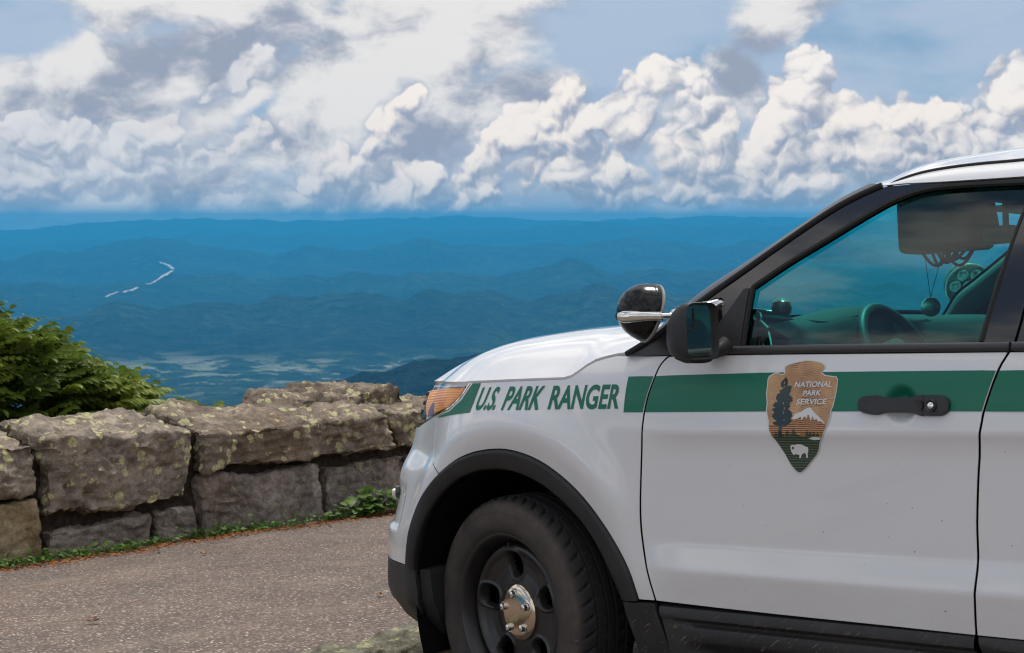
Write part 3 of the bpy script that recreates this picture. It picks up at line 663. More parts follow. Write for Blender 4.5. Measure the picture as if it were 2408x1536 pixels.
def verge():
    """ground-hugging weeds and rusty litter at the wall foot: nobody could count the leaves"""
    r = np.random.RandomState(3); mb = MB(); lt = MB()
    edge = lambda y: -4.74 + .05*math.sin(y*3.1)+.03*math.sin(y*9.7)
    for i in range(3600):
        y = r.uniform(-.6, 3.4); dens = .35+.65*max(0, noise.noise(Vector((y*2.3, 1.7, 0)))+.45)
        if r.rand() > dens: continue
        x = edge(y) + abs(r.randn())*.055 - .03; h = abs(r.randn())*.028 + .008; p = np.array([x, y, WALK+h])
        d = unit([r.uniform(-.2, 1), r.randn()*.8, r.uniform(-.1, .5)]); up = unit(np.array([.2, 0, 1]) + r.randn(3)*.35); sd = unit(np.cross(d, up)); up = np.cross(sd, d); L_ = r.uniform(.018, .045)
        if r.rand() < .35: blade(mb, p-[0, 0, h], unit([.3, r.randn()*.5, 1]), sd, up, L_*1.9, L_*.18, .4, .2)
        else: blade(mb, p, d, sd, up, L_, L_*.62, .3, .15)
    for i in range(5200):
        y = r.uniform(-.6, 3.5); x = edge(y) + .03 + abs(r.randn())*.095; p = np.array([x, y, WALK+.004+.006*r.rand()])
        a = r.uniform(0, math.pi); d = np.array([math.cos(a), math.sin(a), r.randn()*.1]); sd = np.array([-math.sin(a), math.cos(a), r.randn()*.2])
        L_ = r.uniform(.012, .035); wv = L_*(.12 if r.rand() < .75 else .5)
        blade(lt, p, d, unit(sd), np.array([0, 0, 1.]), L_, wv, .1, .15)
    LIT = mat('leaf_litter', (.20, .085, .03), .85, spec=.15); t = NT(LIT); t.color(t.ramp(t.noise(19, 3, .6), [(.3, (.12, .045, .016)), (.5, (.32, .105, .022)), (.7, (.50, .21, .05))]))
    o = mb.build('ground_weeds', WEED, None, fixn=False, sharp=None); setp(o, 'low strip of small green weeds along the wall foot', 'weeds', kind='stuff')
    o = lt.build('leaf_litter', LIT, None, fixn=False, sharp=None); setp(o, 'rusty orange leaf litter along the wall foot', 'litter', kind='stuff')
verge()
def dead_leaf(x, y, sz, label, col, rz, seed):
    m = mat('dead_leaf', col, .8); mb = MB(); r = np.random.RandomState(seed)
    for k in range(3):
        a = rz + k*1.9; d = unit([math.cos(a), math.sin(a), .45*r.rand()]); sd = unit(np.cross(d, [0, 0, 1])); blade(mb, (0, 0, .006), d, sd, np.cross(sd, d), sz, sz*.5, -.2, .5)
    o = mb.build('fallen_leaf', m, None, fixn=False, sharp=None); o.matrix_world = LOT @ Matrix.Translation(Vector((x, y, WALK+.004))); setp(o, label, 'leaf')
dead_leaf(-2.57, -.76, .035, 'curled dark brown dead leaf alone on the asphalt walkway', (.14, .045, .015), .4, 1)
dead_leaf(-1.95, .35, .03, 'thin straw-yellow dead leaf on the walkway near the front bumper', (.33, .19, .07), 1.6, 2)
dead_leaf(-4.0, .9, .03, 'small orange dead leaf on the walkway near the wall weeds', (.40, .14, .04), 2.6, 3)
# ================================================================== the ranger's vehicle (lot frame = car frame)
# side surface S(s,z): s runs along the flank (s = x) and on round the front corner; z is height
XC, YC, AA, BB, NN = -.22, -.38, .62, .605, 2.15
_ph = np.linspace(0, np.pi/2, 400); _cx = XC-AA*np.sin(_ph)**(2/NN); _cy = YC-BB*np.cos(_ph)**(2/NN)
_cl = np.r_[0, np.cumsum(np.hypot(np.diff(_cx), np.diff(_cy)))]; _tab = np.linspace(0, _cl[-1]+.42, 700)
def gsm(a, n):
    k = np.exp(-.5*(np.arange(-3*n, 3*n+1)/n)**2); k /= k.sum(); return np.convolve(np.pad(a, 3*n, mode='reflect', reflect_type='odd'), k, 'valid')
_tx = gsm(np.interp(_tab, _cl, _cx), 12); _ty = gsm(np.where(_tab > _cl[-1], YC+(_tab-_cl[-1]), np.interp(_tab, _cl, _cy)), 12)
S_MID = XC - float(np.interp(0.0, _ty, _tab))                 # s where the nose meets the centre plane
def table(pts, sig, lo=.1, hi=1.3, n=1200):
    z = np.linspace(lo, hi, n); p = np.array(pts); return z, gsm(np.interp(z, p[:, 0], p[:, 1]), max(1, int(sig/(hi-lo)*n)))
_DZ = table([(.1,-.07),(.36,-.03),(.44,-.012),(.545,.010),(.617,-.010),(.75,-.008),(.87,-.004),(.905,.002),(.927,.010),(.98,.003),(1.05,-.010),(1.10,-.022),(1.14,-.036),(1.3,-.10)], .006)
_FZ = table([(.1,-.06),(.36,-.02),(.5,-.004),(.7,.0),(.87,.004),(.93,.006),(.98,.002),(1.04,-.008),(1.09,-.024),(1.14,-.05),(1.3,-.16)], .02)
_RZ = table([(.1,-.1825),(.22,-.1325),(.26,-.109),(.3,-.0531),(.335,-.0355),(.37,-.0045),(.42,-.0034),(.48,-.008),(.54,-.0066),(.6,-.0098),(.66,-.0277),(.72,-.0434),(.76,-.053),(.8,-.0666),(.85,-.0984),(.9,-.1121),(.95,-.1267),(1.0,-.1419),(1.04,-.158),(1.07,-.182),(1.09,-.188),(1.3,-.38)], .012)
def plan(s):
    u = XC-s; e = 1e-3
    X = np.where(u > 0, np.interp(u, _tab, _tx), s); Y = np.where(u > 0, np.interp(u, _tab, _ty), YC-BB)
    X2 = np.where(u+e > 0, np.interp(u+e, _tab, _tx), s-e); Y2 = np.where(u+e > 0, np.interp(u+e, _tab, _ty), YC-BB)
    tx, ty = X2-X, Y2-Y; l = np.hypot(tx, ty)+1e-12; return X, Y, -np.abs(ty/l), -np.abs(tx/l)
CUP = (1.370, .998, .050, .055); CUPD = .024
def D(s, z):
    d = np.interp(z, *_DZ); f = np.interp(z, *_FZ); r = np.interp(z, *_RZ)
    wd = sstep(.50, .72, s); wf = 1-sstep(-.55, -.06, s)
    v = (wd*d+(1-wd)*f)*(1-wf) + r*wf
    q = np.hypot((s-.06)*1.12, z-.36)
    sw = np.where(q > .585, np.exp(-((q-.585)/.07)**2), 1-1.15*(1-sstep(.46, .585, q)))*.027
    v = v + sw*(1-sstep(.40, .60, s))*sstep(-.52, -.30, s)
    v = v - .012*np.clip((s-1.2)/1.5, -1, 2)**2*(1-wf)
    c = np.hypot((s-CUP[0])/CUP[2], (z-CUP[1])/CUP[3]); v = v - CUPD*(1-sstep(.30, 1.0, c))
    # scoop beside the fog-lamp in the bumper corner
    b = sstep(-.52, -.535, s) if False else (1-sstep(-.56, -.51, s))*sstep(-.98, -.90, s)*sstep(.592, .612, z)*(1-sstep(.70, .76, z)); v = v - .016*b
    return v
def S(s, z, off=0.0):
    s = np.asarray(s, float); z = np.asarray(z, float); X, Y, nx, ny = plan(s); d = D(s, z)+off
    return np.stack(np.broadcast_arrays(X+nx*d, Y+ny*d, z+0*d), -1)
def Snorm(s, z):
    e = 2e-3; a = S(s+e, z)-S(s-e, z); b = S(s, z+e)-S(s, z-e); n = np.cross(a, b)
    _, _, nx, ny = plan(np.asarray(s, float)); sg = np.sign(n[..., 0]*nx+n[..., 1]*ny); n = n*np.where(sg == 0, 1, sg)[..., None]
    return n/np.linalg.norm(n, axis=-1)[..., None]
# greenhouse surface
def Gy(z): t = z-1.13; return -(.948-.33*t-.22*t*t)
def G(x, z, off=0.0):
    x = np.asarray(x, float); z = np.asarray(z, float); return np.stack(np.broadcast_arrays(x, Gy(z)-off, z), -1)
def Gnorm(x, z):
    t = np.asarray(z, float)-1.13; n = np.stack(np.broadcast_arrays(0*t, -np.ones_like(t), (.33+.44*t)), -1); return n/np.linalg.norm(n, axis=-1)[..., None]
def inpoly(P, poly):
    x, y = P[:, 0], P[:, 1]; c = np.zeros(len(P), bool); n = len(poly)
    for i in range(n):
        x1, y1 = poly[i]; x2, y2 = poly[(i+1) % n]
        with np.errstate(divide='ignore', invalid='ignore'):
            c ^= ((y1 > y) != (y2 > y)) & (x < (x2-x1)*(y-y1)/(y2-y1+1e-15)+x1)
    return c
def polydist(P, poly):
    d = np.full(len(P), 1e9); n = len(poly)
    for i in range(n):
        a = np.array(poly[i]); b = np.array(poly[(i+1) % n]); ab = b-a; t = np.clip(((P-a)@ab)/max(ab@ab, 1e-12), 0, 1); d = np.minimum(d, np.linalg.norm(P-(a+t[:, None]*ab), axis=1))
    return d
def area(poly): p = np.array(poly); q = np.roll(p, -1, 0); return .5*np.sum(p[:, 0]*q[:, 1]-q[:, 0]*p[:, 1])
def inset(poly, d):
    p = np.array(poly, float)
    if area(p) < 0: p = p[::-1]
    if d == 0: return p
    e = np.roll(p, -1, 0)-p; e /= np.maximum(np.linalg.norm(e, axis=1), 1e-9)[:, None]; n = np.stack([-e[:, 1], e[:, 0]], -1)
    m = n+np.roll(n, 1, 0); l = np.maximum((m*n).sum(1), .35); return p + m/l[:, None]*d
def resample(poly, res):
    out = []; n = len(poly)
    for i in range(n):
        a = np.array(poly[i]); b = np.array(poly[(i+1) % n]); k = max(1, int(round(np.linalg.norm(b-a)/res)))
        out += [a+(b-a)*j/k for j in range(k)]
    return np.array(out)
def smooth_line(pts, n=40):
    """Catmull-Rom through the given points"""
    p = np.array(pts, float); p = np.vstack([2*p[0]-p[1], p, 2*p[-1]-p[-2]]); out = []
    seg = len(p)-3; per = max(2, n//seg)
    for i in range(seg):
        t = np.linspace(0, 1, per, endpoint=False)[:, None]; a, b, c, d = p[i:i+4]
        out.append(.5*((2*b)+(c-a)*t+(2*a-5*b+4*c-d)*t*t+(3*b-a-3*c+d)*t**3))
    return np.vstack(out+[p[-2][None]])
CREASES = [.535, .545, .555, .605, .617, .63, .905, .916, .927, .938, .95]
def panel(name, poly, m, parent, off=0.0, res=.03, gap=.0037, flange=.022, surf=(S, Snorm), mirror=False, rows=(), extra=None, bulge=0.0, smooth=True):
    P0 = resample(inset(poly, gap), res*.6)
    lo, hi = P0.min(0), P0.max(0)
    gx = np.arange(lo[0]+res/2, hi[0], res); gz = np.arange(lo[1]+res/2, hi[1], res)
    gz = np.array([g for g in gz if all(abs(g-r) > res*.3 for r in rows)]+list(rows))
    Q = np.array([(a, b) for a in gx for b in gz])
    if extra is not None and len(extra):
        ex = np.array(extra)
        if len(Q): Q = Q[[np.min(np.hypot(*(ex-q).T)) > .008 for q in Q]]
        Q = np.vstack([Q, ex])
    if len(Q):
        Q = Q[inpoly(Q, P0)]
        if len(Q): Q = Q[polydist(Q, P0) > res*.28]
    allp = np.vstack([P0, Q]) if len(Q) else P0; nb = len(P0)
    r = delaunay_2d_cdt([Vector(p) for p in allp], [], [list(range(nb))], 1, 1e-6)
    v2 = np.array([tuple(v) for v in r[0]]); tris = [list(f) for f in r[2]]
    Sf, Nf = surf
    N_ = Nf(v2[:, 0], v2[:, 1]); V = Sf(v2[:, 0], v2[:, 1])+N_*off
    if bulge: V = V + N_*(bulge*(1-np.exp(-(polydist(v2, P0)/.012)**1.0)))[:, None]
    t0 = tris[0]; fn = np.cross(V[t0[1]]-V[t0[0]], V[t0[2]]-V[t0[0]])
    if fn@N_[t0[0]] < 0: tris = [t[::-1] for t in tris]
    F_ = [tuple(t) for t in tris]; VV = [V]; NNm = [N_]
    deep = []
    if flange:
        cnt = {}
        for t in tris:
            for i in range(3):
                a, b = t[i], t[(i+1) % 3]; cnt[(a, b)] = cnt.get((a, b), 0)+1
        be = [(a, b) for (a, b) in cnt if (b, a) not in cnt]
        bv = sorted({a for e in be for a in e}); ix = {a: i for i, a in enumerate(bv)}; base = len(V); k = len(bv)
        outw = np.zeros((k, 3))
        for a, b in be:
            ed = V[b]-V[a]; o_ = np.cross(ed, N_[a]); o_ /= max(np.linalg.norm(o_), 1e-9); outw[ix[a]] += o_; outw[ix[b]] += o_
        outw /= np.maximum(np.linalg.norm(outw, axis=1), 1e-9)[:, None]
        B = V[bv]; NB = N_[bv]
        VV += [B+outw*.0010-NB*.0016, B+outw*.0010-NB*flange]; NNm += [unit_rows(outw+.25*NB), outw]
        for a, b in be:
            i, j = ix[a], ix[b]; F_ += [(a, base+i, base+j, b)]; deep.append((base+i, base+k+i, base+k+j, base+j))
    nf = len(F_); F_ = F_+deep; mats = [m, DARK] if (m is PAINT and deep) else m  # deep flange of painted panels coloured black: seam shade put into the material
    Va = np.vstack(VV); Na = np.vstack(NNm)
    def seam_shade(ob):
        if m is PAINT and deep: ob.data.polygons.foreach_set('material_index', [0]*nf+[1]*(len(F_)-nf))
        return ob
    o = seam_shade(mesh(name, Va, F_, mats, parent, True, True, Na))
    if mirror:
        Vm = Va*[1, -1, 1]; Nm = Na*[1, -1, 1]; seam_shade(mesh(name, Vm, [f[::-1] for f in F_], mats, parent, True, True, Nm))
    return o
def unit_rows(a): return a/np.maximum(np.linalg.norm(a, axis=-1), 1e-9)[..., None]

# ------------------------------------------------------------------ car materials
def m_paint():
    m = mat('white_paint', (.80, .80, .81), .38, coat=1.0, coat_rough=.015); t = NT(m); P = t.coord('Object'); z = t.sep(P)[2]
    v = t.voro(28, 'F1', P); c = t.sep(t.voro(28, 'F1', P, 1.0, 'Color'))
    speck = t.math('MULTIPLY', t.ramp(v, [(.045, 1.0), (.085, 0.0)]), t.ramp(c[0], [(.66, 0.0), (.68, 1.0)], 'CONSTANT'))
    low = t.ramp(z, [(.42, 1.0), (.95, .12)])
    film = t.math('MULTIPLY', t.ramp(t.noise(3.5, 6, .65, t.scale((1, 1, 2.2))), [(.40, 0.0), (.75, 1.0)]), t.math('MULTIPLY', t.ramp(z, [(.40, 1.0), (.75, 0.0)]), .22))
    t.color(t.mix(t.math('MULTIPLY', speck, low), t.mix(film, (.80, .80, .81), (.46, .40, .33)), (.10, .075, .055)))
    return m
PAINT = m_paint()
GREEN = mat('green_vinyl', (.0, .160, .094), .55, coat=.12, coat_rough=.05)
def m_plastic():
    m = mat('black_plastic', (.022, .021, .022), .52, spec=.45); t = NT(m); P = t.coord('Object')
    q = t.N.new('ShaderNodeVectorRotate'); q.rotation_type = 'Y_AXIS'; q.inputs['Angle'].default_value = .65; t.L.new(P, q.inputs['Vector'])
    st = t.noise(30, 3, .6, t.scale((1.0, 1.0, 7.0), q.outputs[0])); zone = t.ramp(t.sep(P)[2], [(.36, 1.0), (.46, 0.0)])
    xz = t.ramp(t.sep(P)[0], [(.30, 0.0), (.45, 1.0)])
    mud = t.math('MULTIPLY', t.ramp(st, [(.63, 0.0), (.68, 1.0)]), t.math('MULTIPLY', zone, xz))
    dust = t.ramp(t.noise(6, 5, .65, P), [(.45, 0.0), (.8, .5)])
    t.color(t.mix(t.math('MULTIPLY', mud, .8), t.mix(dust, (.020, .019, .020), (.060, .055, .050)), (.25, .19, .12)))
    t.bump(t.noise(420, 2, .5, P), .12, .001); return m
PLASTIC = m_plastic()
GLOSSBLK = mat('gloss_black', (.010, .009, .012), .12, coat=.8, coat_rough=.02)
SATIN = mat('satin_black', (.040, .038, .040), .34)
RUBBER = mat('black_rubber', (.012, .012, .012), .7)
DARK = mat('underbody_and_seam_shade', (.008, .008, .008), .9, spec=.1)
CHROME = mat('chrome', (.80, .78, .74), .07, 1.0)
def m_glass(name, tint, refl=1.0, ior=1.5):
    m = bpy.data.materials.new(name); m.use_nodes = True; N = m.node_tree.nodes; N.clear(); L = m.node_tree.links
    tr = N.new('ShaderNodeBsdfTransparent'); tr.inputs[0].default_value = (*tint, 1); gl = N.new('ShaderNodeBsdfGlossy'); gl.inputs['Roughness'].default_value = .0; gl.inputs[0].default_value = (.9*refl, 1.0*refl, 1.0*refl, 1)
    # Schlick reflectance from the angle of view, the same from both sides of the pane
    g = N.new('ShaderNodeNewGeometry'); dt = N.new('ShaderNodeVectorMath'); dt.operation = 'DOT_PRODUCT'; L.new(g.outputs['Incoming'], dt.inputs[0]); L.new(g.outputs['Normal'], dt.inputs[1])
    def mm(op, a, b=0.0):
        n = N.new('ShaderNodeMath'); n.operation = op
        for i, x in enumerate((a, b)):
            if isinstance(x, (int, float)): n.inputs[i].default_value = x
            else: L.new(x, n.inputs[i])
        return n.outputs[0]
    f0 = ((ior-1)/(ior+1))**2*1.25; p5 = mm('POWER', mm('SUBTRACT', 1.0, mm('ABSOLUTE', dt.outputs['Value'])), 5.0)
    fr = mm('ADD', mm('MULTIPLY', p5, 1-f0), f0); mx = N.new('ShaderNodeMixShader'); out = N.new('ShaderNodeOutputMaterial')
    L.new(fr, mx.inputs[0]); L.new(tr.outputs[0], mx.inputs[1]); L.new(gl.outputs[0], mx.inputs[2]); L.new(mx.outputs[0], out.inputs[0]); return m
GLASS = m_glass('tinted_window_glass', (.30, .93, .88), 1.0, 1.55); WSGLASS = m_glass('windshield_glass', (.38, 1.0, .93)); CLEAR = m_glass('clear_lens', (.97, .98, .98), .9, 1.30)

suv = empty('ranger_suv', (0, 0, 0)); setp(suv, 'white park ranger SUV with green side stripe and brown arrowhead emblem', 'car')
# ------------------------------------------------------------------ outlines in (s, z)
SEAM_F = smooth_line([(.647,1.141),(.629,1.128),(.615,1.107),(.605,1.077),(.587,1.019),(.575,.948),(.561,.827),(.553,.742),(.551,.671),(.556,.604),(.568,.528),(.585,.449)], 33)
SEAM_R = smooth_line([(1.643,1.122),(1.617,1.075),(1.588,.988),(1.581,.955),(1.5745,.922),(1.571,.90),(1.567,.87),(1.560,.815),(1.551,.713),(1.549,.631),(1.544,.543),(1.538,.484),(1.534,.438)], 36)
FL_OUT = smooth_line([(-.431,.486),(-.416,.539),(-.395,.603),(-.368,.664),(-.331,.716),(-.290,.757),(-.243,.792),(-.165,.834),(-.085,.860),(-.014,.871),(.054,.872),(.119,.861),(.183,.840),(.245,.808),(.306,.767),(.358,.722),(.406,.671),(.443,.627),(.481,.572),(.508,.517),(.527,.449)], 60)
FL_IN = smooth_line([(-.387,.478),(-.374,.535),(-.351,.590),(-.323,.642),(-.285,.690),(-.240,.730),(-.200,.757),(-.147,.784),(-.074,.804),(-.003,.811),(.066,.806),(.132,.790),(.192,.765),(.246,.733),(.295,.698),(.333,.663),(.370,.619),(.403,.570),(.435,.511),(.464,.445)], 57)
L = lambda a: [tuple(p) for p in a]
door = panel('front_door', L(SEAM_F)+L(SEAM_R[::-1])[::1][::-1][::-1] if False else L(SEAM_F[::-1])+[(.85, 1.139), (1.1, 1.134), (1.35, 1.128)]+L(SEAM_R)+[(1.3, .4405), (1.0, .4425), (.788, .445)], PAINT, suv, 0, .028, mirror=True, rows=CREASES,
             extra=[(CUP[0]+CUP[2]*k*math.cos(a), CUP[1]+CUP[3]*k*math.sin(a)) for k in (.2, .35, .5, .65, .78, .88, .95, 1.02, 1.12) for a in np.linspace(0, 2*math.pi, 32, endpoint=False)])
LAMP = [(-.121, 1.074), (-.160, 1.032), (-.224, .997), (-.323, .976), (-.420, .962), (-.511, .948), (-.600, .930)]
LAMP_TOP = [(-.600, 1.073), (-.45, 1.075), (-.30, 1.0755), (-.20, 1.0755)]
HOODL = [(-.123, 1.0805), (-.061, 1.081), (.061, 1.083), (.195, 1.084), (.270, 1.0845), (.296, 1.090), (.319, 1.103), (.346, 1.121), (.373, 1.134), (.41, 1.143), (.45, 1.149)]
BSEAM = [(-.345, .972), (-.338, .92), (-.325, .867), (-.31, .845), (-.279, .820), (-.257, .802), (-.246, .790)]
kf = int(np.argmin(np.hypot(FL_OUT[:, 0]+.246, FL_OUT[:, 1]-.790)))
panel('fender', L(HOODL)+[(.489, 1.147), (.57, 1.144)]+L(SEAM_F)+L(FL_OUT[kf:][::-1])+L(BSEAM[::-1])+[(-.323, .976), (-.224, .997), (-.160, 1.032), (-.121, 1.074)], PAINT, suv, 0, .022, mirror=True, rows=[.916, .927, .938])
sN = S_MID
panel('bumper_cover', L(FL_OUT[:kf+1])+L(BSEAM[::-1])+[(-.420, .962), (-.511, .948), (-.600, .930), (-.70, .925), (sN, .925), (sN, .487), (-.80, .487), (-.664, .487), (-.517, .487)], PAINT, suv, 0, .02, mirror=True, gap=.0015, rows=[.598, .606, .614, .70, .715, .73, .745, .76])
panel('bumper_valance', [(-.388, .4775), (-.431, .4855), (-.517, .4845), (-.8, .4845), (sN, .4845), (sN, .23), (-.80, .225), (-.60, .232), (-.47, .25), (-.423, .294), (-.392, .34), (-.380, .398), (-.384, .433)], PLASTIC, suv, .004, .03, mirror=True, gap=.0015)
# grille between the headlamps
panel('grille', [(-.86, .945), (sN, .945), (sN, 1.066), (-.86, 1.066)], PLASTIC, suv, .004, .04, mirror=True)
for zz in (.965, .995, 1.025): panel('grille_bar', [(-.88, zz), (sN, zz), (sN, zz+.012), (-.88, zz+.012)], SATIN, suv, .016, .05, mirror=True, gap=0)
# wheel-arch flares, moulded proud of the body
def arch(name, out, inn, m, off):
    n = 60; t = np.linspace(0, 1, n)
    def rs(p): d = np.r_[0, np.cumsum(np.hypot(*np.diff(p, axis=0).T))]; q = t*d[-1]; return np.stack([np.interp(q, d, p[:, 0]), np.interp(q, d, p[:, 1])], -1)
    A, B = rs(out), rs(inn); rows_ = []; prof = [(0, -.012), (.0, .006), (.05, .0105), (.15, .012), (.5, .013), (.85, .011), (.96, .007), (1.0, -.003), (1.0, -.05)]
    for w_, o_ in prof:
        p = A+(B-A)*w_; rows_.append(S(p[:, 0], p[:, 1])+Snorm(p[:, 0], p[:, 1])*o_)
    rows_.append(rows_[-1]*[1, 0, 1]+[0, -.62, 0])
    V = np.vstack(rows_); F_ = [(i*n+j, i*n+j+1, (i+1)*n+j+1, (i+1)*n+j) for i in range(len(rows_)-1) for j in range(n-1)]
    for sg in (1, -1): 
        o = mesh(name, V*[1, sg, 1], F_ if sg < 0 else [f[::-1] for f in F_], m, suv, True, True, None, 50)
arch('wheel_arch_flare', FL_OUT, FL_IN, PLASTIC, .012)
# mud-splashed cladding behind the wheel and along the sill
SEAM_L = [(.5855, .446), (.605, .374), (.625, .303), (.645, .23)]
panel('arch_cladding', [(.466, .4435), (.527, .4455), (.5825, .446), (.602, .374), (.622, .303), (.640, .23), (.545, .23), (.509, .304), (.494, .348), (.477, .398)], PLASTIC, suv, .008, .02, mirror=True)
def sill(x0, x1):
    prof = [(.446, -.03), (.442, -.004), (.437, .010), (.424, .016), (.410, .0165), (.403, .010), (.399, .001), (.392, .000), (.386, .009), (.375, .012), (.352, .012), (.343, .008), (.332, -.010), (.315, -.020), (.290, -.022), (.262, -.014), (.246, .0), (.232, .004), (.20, -.02), (.20, -.12)]
    xs = np.r_[np.linspace(x0, x0+.35, 26)[:-1], np.linspace(x0+.35, x1, 30)]; V = []
    for z, d in prof:
        lean = (z-.446)*-.27; k = sstep(.03, .13, xs-x0-lean*.5); dd = np.where((z < .41) & (z > .24), d*k+.012*(1-k), d)
        if z > .435: zz = z
        V.append(np.stack([xs+lean*(1-sstep(0, .4, xs-x0)), -.985+.022+0*xs-dd*1.0+.012*np.clip((xs-1.2)/1.5, -1, 2)**2, np.full_like(xs, z)], -1))
    n = len(xs); F_ = [(i*n+j, i*n+j+1, (i+1)*n+j+1, (i+1)*n+j) for i in range(len(prof)-1) for j in range(n-1)]
    V = np.vstack(V); cap = [tuple(i*n for i in range(len(prof)))]
    for sg in (1, -1): mesh('sill_cladding', V*[1, sg, 1], [f if sg < 0 else f[::-1] for f in F_+cap], PLASTIC, suv, True, True, None, 35)
sill(.592, 1.530)
def sill_rear():
    pass
sill(1.5365, 2.42)
# rear door, quarter panel, tail
RA = [(2.865+.47*math.cos(a), .36+.50*math.sin(a)) for a in np.linspace(math.pi*.94, math.pi*.06, 26)]
kq = [p for p in RA if p[0] < 2.60]; kr = [p for p in RA if p[0] >= 2.60]
panel('rear_door', L(SEAM_R[::-1])[:] + [(1.9, 1.115), (2.3, 1.11), (2.64, 1.105), (2.63, .95)]+[(2.60, kq[-1][1])]+kq[::-1]+[(2.0, .436)], PAINT, suv, 0, .05, mirror=True, rows=CREASES)
panel('quarter_panel', [(2.643, 1.105), (3.3, 1.10), (3.95, 1.09), (3.97, .5), (3.34, .47)]+kr[::-1]+[(2.603, kq[-1][1]), (2.633, .95)], PAINT, suv, 0, .06, mirror=True)
arch('rear_arch_flare', np.array([(2.865+.47*math.cos(a), .36+.50*math.sin(a)) for a in np.linspace(math.pi*.94, math.pi*.06, 60)]), np.array([(2.865+.42*math.cos(a), .36+.445*math.sin(a)) for a in np.linspace(math.pi*.94, math.pi*.06, 60)]), PLASTIC, .012)
panel('rear_cladding', [(3.32, .47), (3.97, .497), (3.95, .25), (3.34, .25)], PLASTIC, suv, .004, .06, mirror=True)
mb = MB(); yy = np.linspace(-.95, .95, 17)
tail = [(3.955, .25), (4.03, .45), (4.04, .6), (4.0, .85), (3.97, 1.1), (3.90, 1.35), (3.80, 1.56)]
V = [(x-.18*(abs(y)/.95)**4, y*(1-.22*max(0, z-1.1)/.46), z) for x, z in tail for y in yy]; n = 17
mb.add(V, [(i*n+j, i*n+j+1, (i+1)*n+j+1, (i+1)*n+j) for i in range(len(tail)-1) for j in range(n-1)]); mb.build('tailgate', PAINT, suv)
# ------------------------------------------------------------------ bonnet
def bonnet():
    sE = np.r_[np.array([p[0] for p in HOODL][::-1]), np.linspace(-.15, S_MID, 46)]; zE = np.r_[np.array([p[1] for p in HOODL][::-1]), np.full(46, 1.0785)]
    B = S(sE, zE+.004)+Snorm(sE, zE)*.001
    # rear edge row first: from the cowl corner straight back
    B = np.vstack([[.56, -.905, 1.162], [.50, -.915, 1.158], B]); n = len(B); ws = np.r_[0, .012, .03, .06, .10, .15, .21, .28, .37, .47, .58, .70, .82, .92, 1.0]
    zT = lambda X: np.interp(X, [-.70, -.60, -.50, -.40, -.30, -.15, .05, .2, .6], [1.118, 1.145, 1.166, 1.184, 1.199, 1.213, 1.225, 1.229, 1.232])
    Cx = np.interp(np.arange(n), [0, 6, 13, n-1], [.27, .20, .03, B[-1, 0]]); V = []
    for w_ in ws:
        P = B.copy(); P[:, 0] = B[:, 0]+(Cx-B[:, 0])*w_; P[:, 1] = B[:, 1]*(1-w_)
        d = np.hypot(P[:, 0]-B[:, 0], P[:, 1]-B[:, 1]); k = 1-np.exp(-(d/.115)**1.15); top = np.maximum(zT(P[:, 0])+.010*(1-(P[:, 1]/.9)**2), B[:, 2])
        # power-bulge crease
        top = top + .010*np.exp(-((np.abs(P[:, 1])-.50)/.10)**2)*sstep(.06, .2, d)
        P[:, 2] = B[:, 2]+(top-B[:, 2])*k; V.append(P)
    # rolled-under lip
    lip = B.copy(); lip[:, 2] -= .018; lip[:, 1] += .006; lip[:, 0] += np.where(np.arange(n) > 20, .008, 0)
    V = np.vstack([lip]+V); r = len(ws)+1; F_ = [(i*n+j, i*n+j+1, (i+1)*n+j+1, (i+1)*n+j) for i in range(r-1) for j in range(n-1)]
    V2 = V*[1, -1, 1]; nb = len(V); o = mesh('bonnet', np.vstack([V, V2]), [f[::-1] for f in F_]+[tuple(nb+i for i in f) for f in F_], PAINT, suv, True, True)
    bm = bmesh.new(); bm.from_mesh(o.data); bmesh.ops.remove_doubles(bm, verts=bm.verts, dist=.0008); bmesh.ops.recalc_face_normals(bm, faces=bm.faces); bm.to_mesh(o.data); bm.free()
    o.data.set_sharp_from_angle(angle=math.radians(50))
bonnet()
